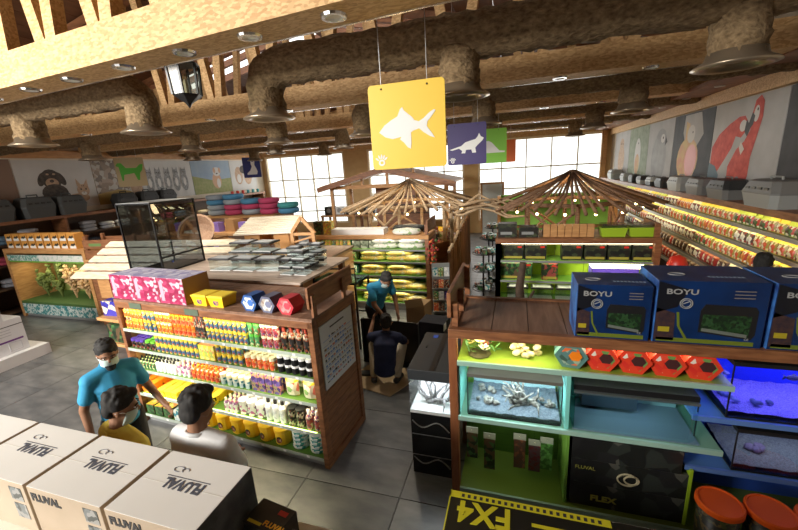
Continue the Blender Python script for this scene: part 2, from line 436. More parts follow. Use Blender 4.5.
MB().tube([(0, 0, .35), (0, -.03, .40), (0, -.12, .42)], .012, 6).build('bracket', black, t)

# hanging department signs
def sign(name, label, loc, w, h, mat, shapes, zt, rz=0, r=.03, hand=True):
    t = T(name, label, 'sign', loc, rz)
    c = []
    for cx, cy, a0 in ((w-r, h-r, 0), (r, h-r, 90), (r, r, 180), (w-r, r, 270)):
        for q in range(5): a = rad(a0+q*22.5); c.append((cx+r*math.cos(a), cy+r*math.sin(a)))
    MB().prism(c, 0, .012).build('board', mat, t)
    pm = MB()
    for s in shapes: pm.prism([(x*w, y*h) for x, y in s], -.003, -.0005)
    if hand:
        pm.prism(ell(.13*w, .085*h, .045*w, .04*h), -.003, -.0005); pm.prism(ell(.13*w, .085*h, .022*w, .018*h), -.004, -.003, 1)
        for a in (40, 65, 90, 115, 145):
            cx, cy = .13*w+.075*w*math.cos(rad(a)), .085*h+.075*h*math.sin(rad(a))
            pm.prism(ell(cx, cy, .03*w, .012*w, 8, rad(a)), -.003, -.0005)
    pm.build('emblem', [M('sign_emblem_grey', (.72, .72, .70), .6), mat], t)
    for x in (.18*w, .78*w):
        MB().cyl((x, .006, h), (x, .006, zt-loc[2]), .003, n=5).build('wire', rope, t)
        MB().sph((x, -.002, h-.035), .008, 6, 4).build('eyelet', black, t)
    return t
fish = [[(.12,.45),(.2,.53),(.3,.585),(.38,.62),(.42,.70),(.45,.72),(.47,.68),(.57,.60),(.60,.56),(.66,.54),(.72,.57),(.80,.63),(.86,.66),(.88,.65),(.83,.59),(.77,.53),(.76,.48),(.82,.40),(.86,.34),(.80,.36),(.72,.41),(.66,.46),(.58,.44),(.55,.42),(.55,.30),(.54,.23),(.50,.25),(.45,.31),(.40,.35),(.42,.38),(.30,.36),(.2,.39)]]
sign('fish_sign', 'large yellow hanging sign with a pale fish and small hand emblem', (-1.17, 3.1, 3.0), .63, .66, M('sign_yellow', (.78, .52, .05), .5), fish, roof_z(-.9))
cham = [[(.05,.38),(.12,.36),(.3,.40),(.38,.34),(.36,.28),(.46,.28),(.48,.36),(.62,.36),(.64,.28),(.74,.28),(.72,.40),(.78,.46),(.9,.56),(.94,.62),(.86,.66),(.82,.74),(.78,.66),(.72,.60),(.62,.58),(.46,.54),(.36,.46),(.2,.42)]]
sign('lizard_sign', 'dark purple hanging sign with a pale chameleon', (-1.02, 5.98, 3.0), .58, .60, M('sign_purple', (.035, .02, .12), .5), cham, roof_z(-.7))
birdS = [[(.3,.5),(.38,.62),(.5,.66),(.6,.6),(.7,.48),(.8,.36),(.95,.34),(.95,.3),(.6,.3),(.3,.3),(.3,.34),(.46,.34),(.36,.42)]]
sign('bird_sign', 'lime green hanging sign with a pale perched bird', (-1.0, 8.82, 3.0), .78, .72, M('sign_green', (.2, .5, .04), .5), birdS, roof_z(-.7))
sign('orange_sign', 'plain orange red hanging sign behind the bird sign', (-.7, 11.7, 3.0), .66, .62, M('sign_orange', (.6, .12, .02), .5), [], roof_z(-.7), hand=False)
dogS = [[(.15,.25),(.2,.25),(.25,.45),(.6,.5),(.68,.25),(.75,.25),(.8,.5),(.9,.6),(.95,.8),(.85,.8),(.7,.68),(.35,.68),(.22,.85),(.1,.85),(.02,.76),(.12,.72)]]
t = sign('dog_sign', 'tan hanging sign with a green standing dog silhouette', (-11.35, 8.52, 2.95), .75, .85, M('sign_tan', (.36, .28, .16), .6), [], roof_z(-11.2), rz=rad(62), hand=False)
pm = MB(); pm.prism([(x*.75, y*.85-.03) for x, y in dogS[0]], -.004, -.0005); pm.build('dog_emblem', M('emblem_green', (.06, .3, .03), .6), t)
catS = [[(.2,.15),(.75,.15),(.8,.3),(.72,.5),(.66,.62),(.7,.85),(.6,.78),(.52,.78),(.46,.85),(.46,.66),(.5,.55),(.38,.35),(.2,.22)]]
sign('cat_sign', 'navy hanging sign with a pale sitting cat', (-10.85, 13.5, 3.0), .72, .82, M('sign_navy', (.02, .03, .16), .5), catS, roof_z(-10.4), rz=rad(55), hand=False)

# ================================================================== LONG FOOD GONDOLA (left)
LGA = rad(-4.1); LGO = Vector((-4.62, 3.06, 0)); LGM = Matrix.Translation(LGO) @ Matrix.Rotation(LGA, 4, 'Z')
def LW(x, y, z): return tuple(LGM @ Vector((x, y, z)))
lg = T('food_gondola', 'long brown wooden gondola packed with bottles and tins, chart on its end', 'shelf unit', LGO, LGA)
L_, D_, H_ = 2.82, .86, 1.68
SZ = [1.31, 1.05, .77, .42, .12]
# frame
MB().box((0, 0, 1.58), (L_, .05, 1.66)).build('top_rail', wood, lg, bevel=.006)
MB().box((0, 0, 0), (.055, .07, 1.58)).build('post', wood, lg); MB().box((0, D_-.07, 0), (.055, D_, 1.58)).build('post', wood, lg)
MB().box((.055, .52, .12), (L_-.06, .54, 1.58)).build('back_panel', M('cream_back_panel', (.62, .52, .28), .6), lg)
MB().box((.02, .07, .0), (.04, D_-.07, 1.58)).build('side_panel', wood_l, lg)
for k in range(7):
    y0 = .0+k*D_/7
    MB().box((.0, y0+.003, 1.66), (L_, y0+D_/7-.003, 1.685)).build('deck_plank', woodx, lg)
MB().box((.055, .05, 1.63), (L_-.06, D_, 1.66)).build('deck_base', wood_d, lg); MB().box((.055, .04, 0), (L_-.06, .06, .085)).build('kick_plate', greym, lg)
MB().box((.055, .06, .0), (L_-.06, .1, .04)).build('painted_kick_shade', black, lg)  # black strip stands in for the shade behind the kick plate
tags = MB(); 
for x in range(9): tags.box((.05+x*.3, -.006, -.028), (.085+x*.3, -.002, -.004))
tag_me = tags.mesh('price_tags', white)
for k, z in enumerate(SZ):
    dpt = .50
    s = MB().box((.055, .0, z-.03), (L_-.06, dpt, z)).build('shelf', M('dark_green_shelf', (.10, .22, .03), .5), lg)
    MB().box((.055, -.004, z-.034), (L_-.06, 0, z+.004)).build('price_rail', M('rail_grey_green', (.42, .48, .42), .35), s)
    p = put(tag_me, 'price_tags', (.1, 0, z), parent=s); p['kind'] = 'stuff'
    if k < 4:
        MB().cyl((.1, .10, z-.045), (L_-.1, .10, z-.045), .009, n=6).build('light_tube', lamp_w, s)
    a = area('gondola_shelf_light', LW(1.41, .015, z+(.245 if k else .25) if k < 3 else z+.30), (2.6, .03), 12, (1, .86, .55))
    a.rotation_euler = Euler((rad(-20), 0, LGA), 'XYZ')
# end panel with planks and fish chart
ep = MB(); ep.box((L_-.06, 0, 0), (L_, .085, 1.66)).build('end_post', wood, lg, bevel=.005)
MB().box((L_-.06, D_-.07, 0), (L_, D_, 1.66)).build('end_post', wood, lg, bevel=.005)
MB().box((L_-.06, .085, 1.57), (L_, D_-.07, 1.66)).build('end_rail', wood, lg); MB().box((L_-.06, .085, 0), (L_, D_-.07, .09)).build('end_rail', wood, lg)
z = .09
while z < 1.55:
    z1 = min(z+.105, 1.57); MB().box((L_-.045, .085, z+.003), (L_-.018, D_-.07, z1-.003)).build('end_plank', M('end_plank_wood', (.15, .06, .026), .5, col2=(.28, .12, .05), scale=4, kind='wave', stretch=(1, 1, 9), bump=.1), lg); z = z1
ch = MB().box((L_-.017, .115, .86), (L_-.006, D_-.10, 1.55)).build('fish_chart', M('chart_paper', (.62, .64, .68), .4), lg)
cm = MB(); random.seed(3)
for r in range(9):
    for c in range(11):
        y = .16+c*.052; zz = 1.40-r*.058
        if r < 2 and c in (0, 1, 9, 10): continue
        cm.box((L_-.006, y, zz-.014), (L_-.004, y+random.uniform(.02, .045), zz+random.uniform(-.004, .012)), random.choice((0, 1, 1, 2, 3)))
for r in range(8): cm.box((L_-.006, .15, 1.372-r*.058), (L_-.0045, .74, 1.376-r*.058), 1)
cm.box((L_-.006, .3, 1.475), (L_-.004, .58, 1.49), 3)
o = cm.build('chart_print', [M('print_pink', (.55, .16, .13), .5), M('print_blue', (.12, .25, .6), .5), M('print_brown', (.2, .12, .08), .5), M('print_black', (.02, .02, .03), .5)], ch)
for x in (.28, 1.18): MB().box((x, -.006, 1.59), (x+.2, 0, 1.66)).build('rail_plate', M('dark_green_plate', (.10, .13, .09), .4), lg)
# plank ridge on the end above the deck
MB().box((L_-.055, .03, 1.77), (L_-.025, D_+.02, 1.98)).build('ridge_board', wood, lg, bevel=.005)
for y in (.05, .62): MB().box((L_-.025, y, 1.685), (L_, y+.06, 1.90)).build('ridge_post', wood, lg)

# ---------------------------------------------------------------- goods kinds
def can(name, r, h, body, lid, lh=.2, n=10):
    return MB().lathe([(r*.96, 0), (r, h*.04), (r, h*(1-lh)), (r*1.04, h*(1-lh)), (r*1.04, h*.985), (r*.9, h)], n, ms=[0, 0, 1, 1, 1, 1]).mesh(name, [body, lid])
def bottle(name, r, h, body, cap, n=10, sh=.72):
    return MB().lathe([(r*.95, 0), (r, h*.03), (r, h*sh*.9), (r*.8, h*sh), (r*.42, h*(sh+.06)), (r*.45, h*(sh+.07)), (r*.45, h*.99), (r*.35, h)], n, ms=[0, 0, 0, 0, 1, 1, 1, 1]).mesh(name, [body, cap])
def carton(name, w, d, h, f, top=None, side=None):
    return MB().box((-w/2, -d/2, 0), (w/2, d/2, h), ms=[0, 1, 0, 2, 0, 2]).mesh(name, [f, top or f, side or f])
def bag(name, w, h, t, body, top):
    mb = MB(); n = 5; prof = [(0, .25, .9), (.06, .8, 1), (.35, 1, 1), (.7, .85, 1), (.86, .3, .98), (.9, .08, .97), (1, .06, 1)]
    for (a, th, ww) in prof:
        for s in (1, -1):
            for i in range(n):
                u = -1+2*i/(n-1); u = u*s
                mb.v.append((u*w/2*ww, -s*t/2*th*(1-.85*abs(u)**3), a*h))
    k = 2*n
    for j in range(len(prof)-1):
        for i in range(k): mb.f.append([j*k+i, j*k+(i+1) % k, (j+1)*k+(i+1) % k, (j+1)*k+i]); mb.m.append(1 if j in (0, 3, 4, 5) else 0)
    mb.f.append(list(range(k))[::-1]); mb.m.append(1); mb.f.append([(len(prof)-1)*k+i for i in range(k)]); mb.m.append(1)
    return mb.mesh(name, [body, top])
def tub(name, w, d, h, body, lid, lab=None):
    mb = MB(); a = .86
    mb.add([(-w/2*a,-d/2*a,0),(w/2*a,-d/2*a,0),(w/2*a,d/2*a,0),(-w/2*a,d/2*a,0),(-w/2,-d/2,h*.86),(w/2,-d/2,h*.86),(w/2,d/2,h*.86),(-w/2,d/2,h*.86)], [(3,2,1,0),(4,5,6,7),(0,1,5,4),(1,2,6,5),(2,3,7,6),(3,0,4,7)], 0)
    mb.box((-w/2*1.04,-d/2*1.04,h*.86),(w/2*1.04,d/2*1.04,h*.97),1); mb.box((-w/2*.9,-d/2*.9,h*.97),(w/2*.9,d/2*.9,h),1)
    if lab: mb.prism(ell(0, h*.42, w*.17, h*.26, 10), -d/2*.955, -d/2*.9, 2)
    return mb.mesh(name, [body, lid]+([lab] if lab else []))
p_or = PRINT('tin_print_orange', [(.75,.2,.02),(.85,.45,.05),(.5,.06,.03),(.85,.7,.5)], 55)
p_bl = PRINT('tin_print_blue', [(.06,.15,.3),(.6,.5,.1),(.35,.06,.04),(.1,.3,.25)], 55)
p_gr = PRINT('tin_print_green', [(.03,.2,.08),(.1,.3,.1),(.6,.6,.3),(.3,.1,.05)], 55)
p_mr = PRINT('tin_print_maroon', [(.3,.03,.05),(.45,.1,.08),(.1,.05,.15),(.7,.6,.5)], 55)
p_bk = PRINT('tin_print_black', [(.012,.012,.012),(.03,.03,.03),(.25,.05,.02),(.4,.35,.25)], 50)
p_rd = PRINT('tin_print_red', [(.6,.06,.02),(.75,.25,.04),(.7,.1,.05),(.8,.7,.4)], 55)
p_wh = PRINT('tub_print_white', [(.8,.8,.76),(.8,.8,.78),(.5,.1,.3),(.2,.1,.2)], 32)
p_wb = PRINT('tub_print_white_plain', [(.82,.82,.8),(.8,.8,.78),(.6,.62,.62)], 30)
p_pu = PRINT('pack_print_purple', [(.06,.03,.15),(.12,.08,.28),(.3,.25,.1),(.5,.2,.2)], 40)
p_ye = PRINT('pack_print_yellow', [(.85,.6,.05),(.8,.7,.2),(.4,.5,.1),(.7,.3,.1)], 36)
p_te = PRINT('pack_print_teal', [(.03,.2,.25),(.5,.6,.6),(.7,.7,.6),(.05,.3,.25)], 26)
p_dk = PRINT('pack_print_dark_green', [(.01,.02,.01),(.02,.05,.02),(.05,.14,.04),(.1,.06,.03)], 22)
K = {
 'or_bottle': (bottle('orange_bottle', .028, .125, p_or, cream), .06, .13),
 'or_ylid': (can('yellow_lid_orange_tin', .030, .118, p_or, ylid), .064, .118),
 'bl_ylid': (can('yellow_lid_blue_tin', .030, .118, p_bl, ylid), .064, .118),
 'or_clid': (can('cream_lid_orange_tin', .030, .118, p_or, cream), .064, .118),
 'or_olid': (can('orange_lid_tin', .032, .115, p_rd, orange), .068, .115),
 'bk_box': (carton('dark_tall_box', .062, .05, .24, p_bk), .066, .24),
 'gr_glid': (can('green_lid_tin', .034, .118, p_gr, green), .072, .118),
 'mr_clid': (can('cream_lid_maroon_tin', .036, .115, p_mr, cream), .076, .115),
 'bk_tall': (bottle('black_tall_bottle', .036, .21, p_bk, M('dark_red_cap', (.2, .03, .02), .4)), .078, .21),
 'pu_jar': (can('purple_lid_jar', .038, .10, p_bk, purple, .25), .08, .10),
 'gn_jar': (can('green_lid_jar', .038, .10, p_bk, M('bright_green_lid', (.2, .65, .06), .4), .25), .08, .10),
 'ye_jar': (can('yellow_lid_jar', .033, .10, p_bl, ylid, .3), .07, .10),
 'cr_jar': (can('cream_lid_jar', .035, .10, p_wh, cream, .3), .075, .10),
 'or_pack': (carton('orange_yellow_carton', .075, .06, .15, p_ye, orange), .08, .15),
 'rd_jar': (can('red_blue_jar', .036, .12, p_rd, cream, .25), .078, .12),
 'bk_wjar': (can('white_lid_black_jar', .038, .085, black, white, .28), .082, .085),
 'wh_bcap': (bottle('white_bottle_black_cap', .026, .14, p_wb, black), .058, .14),
 'dk_bcap': (bottle('small_dark_bottle', .024, .11, p_gr, black), .054, .11),
 'rd_bot': (bottle('orange_red_bottle', .030, .15, p_rd, orange), .066, .15),
 'cr_bot': (bottle('cream_bottle', .03, .14, p_wh, cream), .066, .14),
 'te_jar': (can('teal_jar', .04, .11, p_te, cream, .3), .085, .11),
 'pu_box': (carton('purple_carton', .085, .06, .18, p_pu), .09, .18),
 'ye_bag': (bag('yellow_window_bag', .15, .20, .09, PRINT('bag_fish_print', [(.55,.5,.35),(.7,.65,.45),(.2,.35,.1),(.6,.15,.1)], 22), yellow), .16, .2),
 'or_tub': (tub('orange_tub', .10, .12, .075, orange, orange), .112, .075),
 'ye_tub': (tub('yellow_tub', .10, .12, .085, yellow, ylid), .112, .085),
 'wh_tub': (can('white_print_tub', .055, .15, p_wh, white, .14, 14), .12, .15),
 'wh_bot': (bottle('white_tall_bottle', .042, .22, p_wb, black, 12, .74), .092, .22),
 'bk_jar': (can('black_jar', .05, .095, p_bk, black, .2, 12), .11, .095),
 'dk_wcap': (bottle('dark_bottle_white_cap', .034, .19, p_mr, white, 10, .7), .075, .19),
 'jug': (None, .2, .2), 'te_bag': (None, .2, .05),
}
mb = MB().lathe([(.078, 0), (.088, .012), (.09, .125), (.096, .13), (.098, .16), (.06, .172), (.058, .175)], 16, ms=[0, 0, 1, 1, 1, 1, 1])
mb.prism(ell(0, .065, .032, .034, 10), -.0925, -.08, 2); K['jug'] = (mb.mesh('yellow_jug', [yellow, M('jug_lid', (.85, .5, .02), .4), p_bk]), .21, .175)
K['te_bag'] = (MB().lathe([(.3, 0), (.95, .006), (1, .022), (.95, .038), (.3, .044)], 12, ms=[0, 0, 0, 1, 1], sx=.095, sy=.075).mesh('teal_white_bag', [p_te, PRINT('bag_top_print', [(.75,.72,.6),(.05,.3,.25),(.7,.7,.62),(.35,.2,.1)], 18)]), .2, .046)
def shelf_fill(kind, x0, x1, k, layers=1, rows_=2, label='', group='', y0=.015, cat='bottle', z=None, jit=.004, dy=None):
    me, w, h = K[kind]; zs = 1.1 if layers > 1 else 1.18; h *= zs; z = SZ[k] if z is None else z; n = max(1, int((x1-x0)/w+.3)); p = (x1-x0)/n
    for r in range(rows_):
        for i in range(n):
            for l in range(layers if r == 0 or rows_ < 3 else max(1, layers-(r > 1))):
                put(me, me.name, LW(x0+(i+.5)*p+random.uniform(-jit, jit), y0+w*.52+r*(dy or w*1.03), z+l*h), LGA+random.uniform(-.15, .15)*(cat != 'carton'), label, cat, group, scale=(1, 1, zs))
random.seed(11)
g1 = 'goods on the top shelf of the food gondola'
A = lambda what, row: '%s, %s shelf of the food gondola' % (what, row)
f = shelf_fill
f('or_bottle', .08, .20, 0, 2, 2, A('orange printed bottle', 'top'), 'orange bottles, top shelf')
f('or_ylid', .20, .40, 0, 2, 3, A('orange tin with yellow lid', 'top'), 'orange yellow-lid tins, top shelf', cat='tin')
f('bl_ylid', .40, .62, 0, 2, 3, A('blue tin with yellow lid left of the cream-lid tins', 'top'), 'blue yellow-lid tins, top shelf', cat='tin')
f('or_clid', .63, .88, 0, 2, 3, A('orange tin with cream lid', 'top'), 'orange cream-lid tins, top shelf', cat='tin')
f('or_olid', .89, 1.24, 0, 2, 3, A('red printed tin with orange lid', 'top'), 'orange-lid tins, top shelf', cat='tin')
f('bk_box', 1.25, 1.39, 0, 1, 2, A('tall dark carton', 'top'), 'dark cartons, top shelf', cat='carton')
f('bl_ylid', 1.40, 1.98, 0, 2, 3, A('blue tin with yellow lid right of the dark cartons', 'top'), 'blue yellow-lid tins right half, top shelf', cat='tin')
f('gr_glid', 1.99, 2.14, 0, 2, 2, A('green tin with green lid', 'top'), 'green-lid tins, top shelf', cat='tin')
f('mr_clid', 2.15, 2.38, 0, 2, 3, A('maroon tin with cream lid', 'top'), 'maroon tins, top shelf', cat='tin')
f('bk_tall', 2.40, 2.74, 0, 1, 2, A('tall black bottle', 'top'), 'black bottles, top shelf')
f('pu_jar', .08, .32, 1, 1, 4, A('dark jar with purple lid', 'second'), 'purple-lid jars', cat='jar')
f('gn_jar', .33, .52, 1, 1, 4, A('dark jar with bright green lid', 'second'), 'green-lid jars', cat='jar')
f('ye_jar', .53, 1.22, 1, 2, 4, A('small jar with yellow lid left of the orange cartons', 'second'), 'yellow-lid jars left', cat='jar')
f('or_pack', 1.23, 1.46, 1, 1, 2, A('orange topped yellow carton', 'second'), 'orange cartons', cat='carton')
f('ye_jar', 1.48, 1.86, 1, 2, 4, A('small jar with yellow lid right of the orange cartons', 'second'), 'yellow-lid jars right', cat='jar')
f('rd_jar', 1.88, 2.28, 1, 1, 3, A('red printed jar with cream lid', 'second'), 'red jars', cat='jar')
f('bk_wjar', 2.30, 2.74, 1, 2, 4, A('black jar with white lid', 'second'), 'black white-lid jars', cat='jar')
f('dk_bcap', .08, .42, 2, 1, 4, A('small green printed bottle with black cap', 'middle'), 'green bottles')
f('wh_bcap', .43, .78, 2, 1, 4, A('small white bottle with black cap', 'middle'), 'white bottles')
f('cr_bot', .79, 1.02, 2, 1, 4, A('cream capped bottle', 'middle'), 'cream bottles')
f('rd_bot', 1.03, 1.45, 2, 1, 4, A('orange red bottle', 'middle'), 'orange red bottles')
f('te_jar', 1.47, 1.90, 2, 1, 3, A('teal jar with cream lid', 'middle'), 'teal jars', cat='jar')
f('pu_box', 1.92, 2.30, 2, 1, 3, A('dark purple carton', 'middle'), 'purple cartons', cat='carton')
f('ye_bag', 2.32, 2.74, 2, 1, 2, A('yellow topped window bag', 'middle'), 'yellow bags', cat='bag', y0=.0)
f('or_tub', .08, .36, 3, 2, 3, A('orange tub', 'fourth'), 'orange tubs', cat='tub', dy=.13)
f('ye_tub', .37, .72, 3, 1, 3, A('yellow tub left of the bare green stretch', 'fourth'), 'yellow tubs left', cat='tub', dy=.13)
f('ye_tub', 1.02, 1.28, 3, 1, 3, A('yellow tub right of the bare green stretch', 'fourth'), 'yellow tubs right', cat='tub', dy=.13)
f('cr_bot', 1.45, 1.64, 3, 1, 3, A('cream capped bottle', 'fourth'), 'cream bottles, fourth shelf')
f('wh_tub', 1.66, 2.02, 3, 1, 3, A('white tub with magenta print', 'fourth'), 'white tubs', cat='tub')
f('wh_bot', 2.03, 2.32, 3, 1, 3, A('tall white bottle with black cap', 'fourth'), 'tall white bottles')
f('bk_jar', 2.33, 2.54, 3, 2, 2, A('stacked black jar', 'fourth'), 'stacked black jars', cat='jar')
f('dk_wcap', 2.55, 2.75, 3, 1, 3, A('dark bottle with white cap', 'fourth'), 'dark white-cap bottles')
K['dk_pack'] = (carton('dark_green_pack', .13, .16, .06, p_dk, p_ye), .15, .06)
K['te_box'] = (carton('teal_carton', .09, .12, .12, p_te), .1, .12)
f('dk_pack', .08, .54, 4, 2, 2, A('dark pack with yellow green top', 'lowest'), 'dark packs', cat='carton', dy=.18)
f('te_box', .58, .92, 4, 1, 2, A('teal carton', 'lowest'), 'teal cartons', cat='carton', dy=.14)
f('jug', 1.02, 2.28, 4, 1, 2, A('big round yellow jug', 'lowest'), 'yellow jugs', cat='jug', y0=.0)
f('te_bag', 2.30, 2.75, 4, 5, 2, A('flat teal and white bag stacked', 'lowest'), 'teal bags', cat='bag', y0=0, dy=.17)

# ---------------------------------------------------------------- on the gondola deck
pk = PRINT('pink_box_print', [(.32,.02,.08),(.40,.045,.12),(.60,.36,.42),(.25,.015,.06)], 20, stretch=(1, 1, 1.6))
pt = PRINT('pink_box_top', [(.45,.42,.6),(.55,.52,.68),(.7,.68,.78),(.35,.32,.55)], 14)
for i in range(3):
    t = T('pink_carton', 'pink printed carton with lilac top, %s' % ('end one by the slatted roof', 'middle of the three', 'beside the yellow tubs')[i], 'carton', LW(-.02+i*.405+.2, .20, 1.685), LGA, 'pink cartons')
    MB().box((-.2, -.17, 0), (.2, .17, .30), ms=[0, 1, 0, 2, 0, 2]).build('box_body', [pk, pt, M('box_gold_side', (.40, .22, .07), .5)], t, bevel=.004)
    MB().prism(ell(.12, .22, .03, .03, 12), -.1725, -.1705).build('round_print', M('pale_pink_print', (.8, .6, .65), .5), t); MB().prism([(-.17, .03), (-.115, .03), (-.115, .26), (-.17, .26)], -.172, -.1703).build('strip_print', M('rose_print', (.62, .3, .38), .5), t)
for i in range(2):
    me = tub('yellow_box_tub', .21, .2, .125, yellow, ylid, p_pu)
    put(me, 'yellow_box_tub', LW(1.36+i*.235, .15, 1.685), LGA, 'yellow square tub with purple label, %s' % ('next to the pink cartons', 'away from the pink cartons')[i], 'tub', 'yellow tubs on the deck')
def hexbox(name, r, d, body, face, rim):
    mb = MB(); h = [(r*math.cos(PI/3*i), r*.9*math.sin(PI/3*i)+r*.78) for i in range(6)]
    mb.prism(h, -d/2, d/2, 0); hi = [(x*.74, (z-r*.78)*.74+r*.78) for x, z in h]
    mb.prism(hi, -d/2-.002, -d/2-.0005, 1); hh = [(x*.4+r*.25, (z-r*.78)*.4+r*.85) for x, z in h]
    mb.prism(hh, -d/2-.004, -d/2-.002, 2)
    return mb.mesh(name, [body, face, rim])
hx = [('blue hexagonal carton with white print beside the grey one', (.03,.10,.32), [(.6,.65,.7),(.1,.2,.45),(.75,.75,.75)]), ('grey brown hexagonal carton between the blue and the red one', (.12,.13,.20), [(.4,.35,.3),(.3,.2,.15),(.6,.6,.6)]), ('red hexagonal carton against the ridge board', (.55,.04,.06), [(.55,.15,.15),(.6,.05,.08),(.7,.3,.3)])]
for i, (lb, c, pc) in enumerate(hx):
    me = hexbox('hexagonal_carton', .106, .17, M('hex_body_%d' % i, c, .4), PRINT('hex_print_%d' % i, pc, 30), M('hex_spot_%d' % i, tuple(min(1, q*1.6) for q in c), .4))
    put(me, 'hexagonal_carton', LW(2.05+i*.225, .14, 1.685), LGA+rad(-4), lb, 'carton')

# ================================================================== RIGHT AQUARIUM GONDOLA
rg = T('aquarium_gondola', 'dark brown gondola with glass shelves of lit tanks, blue boxes on top', 'shelf unit', (-.52, 2.83, 0))
RW, RD, RH = 3.2, .80, 1.70
wood_m = M('reddish_post_wood', (.22, .07, .025), .5, col2=(.32, .12, .045), scale=3, kind='wave', stretch=(3, 3, .8), bump=.05)
MB().box((0, 0, 1.62), (RW, .06, 1.70)).build('top_rail', wood, rg, bevel=.006)
MB().box((0, .06, 1.62), (.06, RD, 1.70)).build('side_rail', wood, rg); MB().box((0, RD, 1.62), (RW, RD+.05, 1.70)).build('back_rail', wood, rg)
for x, y in ((0, 0), (0, RD-.07), (RW-.07, 0), (RW-.07, RD-.07)): MB().box((x, y, 0), (x+.07, y+.07, 1.62)).build('post', wood_m, rg, bevel=.004)
n = 11
for k in range(n):
    x0 = .06+(RW-.06)*k/n; MB().box((x0+.003, .06, 1.665), (x0+(RW-.06)/n-.003, RD, 1.69)).build('deck_plank', woodx, rg)
MB().box((-.01, .04, 1.78), (.025, 1.03, 2.0)).build('ridge_board', wood, rg, bevel=.005)
for y in (.06, .42, .9): MB().box((.025, y, 1.69), (.075, y+.06, 1.9 if y < .8 else 2.0)).build('ridge_post', wood, rg)
MB().box((.06, .06, 1.64), (RW-.06, RD, 1.664)).build('deck_base', wood_d, rg)
# panels and glass shelves
MB().box((.07, .56, .86), (1.98, .58, 1.62)).build('back_panel', lime, rg); MB().box((.07, .56, .12), (1.98, .58, .86)).build('pegboard', M('peg_green', (.07, .17, .02), .5), rg)
MB().box((1.98, .56, .12), (RW-.07, .58, 1.62)).build('back_panel', M('blue_back_panel', (.03, .10, .55), .5), rg)
shelf_m = M('green_tinted_shelf', (.20, .36, .26), .25)
s1 = MB().box((.07, .02, 1.39), (1.98, .56, 1.41)).build('glass_shelf', M('lime_lit_shelf', (.28, .42, .05), .3), rg); MB().box((.07, 0, 1.375), (1.98, .02, 1.415)).build('shelf_edge', M('mint_edge', (.32, .5, .42), .3), s1)
s2 = MB().box((.07, .02, .86), (1.98, .56, .88)).build('glass_shelf', shelf_m, rg); MB().box((.07, 0, .845), (1.98, .02, .885)).build('shelf_edge', MATS['mint_edge'], s2)
s3 = MB().box((.07, .02, .10), (RW-.07, .56, .12)).build('base_shelf', M('olive_base', (.14, .22, .03), .4), rg); MB().box((.07, 0, 0), (RW-.07, .02, .125)).build('kick_plate', MATS['mint_edge'], s3)
s4 = MB().box((1.80, .10, 1.08), (RW-.07, .56, 1.10)).build('glass_shelf', M('blue_shelf', (.10, .22, .42), .25), rg); MB().box((1.80, .08, 1.065), (RW-.07, .10, 1.105)).build('shelf_edge', M('blue_edge', (.1, .2, .5), .3), s4)
s5 = MB().box((1.80, .10, .64), (RW-.07, .56, .66)).build('glass_shelf', MATS['blue_shelf'], rg); MB().box((1.80, .08, .625), (RW-.07, .10, .665)).build('shelf_edge', MATS['blue_edge'], s5)
MB().box((.925, .03, .88), (.955, .56, 1.39)).build('divider_pane', M('aqua_pane', (.22, .62, .55), .25), rg)
MB().box((.075, .03, .88), (.085, .56, 1.39)).build('divider_pane', MATS['aqua_pane'], rg)
MB().box((.955, .06, .12), (.975, .56, .86)).build('divider_panel', limed, rg); MB().box((1.83, .06, .12), (1.85, .56, .64)).build('divider_panel', lime, rg)
MB().cyl((.1, .12, 1.60), (1.95, .12, 1.60), .012, n=6).build('light_tube', lamp_w, rg); MB().cyl((.1, .12, 1.345), (1.9, .12, 1.345), .01, n=6).build('light_tube', lamp_c, rg)
# pegboard dots row
pg = MB()
for r in range(5):
    for i in range(34): pg.box((.1+i*.025, .557, .2+r*.13), (.106+i*.025, .5595, .206+r*.13))
o = pg.build('peg_holes', black, rg); o['kind'] = 'stuff'
for xx, yy, p, col, szx in ((.45, .3, 6, (1, .9, .55), .8), (1.45, .3, 5, (1, .85, .6), .9)):
    area('aquarium_shelf_light', (-.52+xx, 2.83+.12, 1.60), (szx, .08), p, col, (rad(-25), 0, 0))
area('tank_light_white', (0, 3.0, 1.243), (.66, .12), 9, (.8, .95, 1)); area('tank_light_white', (.88, 3.05, 1.213), (.7, .10), 1.5, (.8, .95, 1))
area('tank_light_blue', (1.98, 3.12, 1.512), (.9, .16), 7, (.5, .42, 1)); area('tank_light_blue', (2.02, 3.12, .982), (.8, .12), 2.2, (.8, .78, .9))
area('peg_light', (-.05, 2.93, .83), (.7, .08), 1.0, (1, .95, .6), (rad(-25), 0, 0))

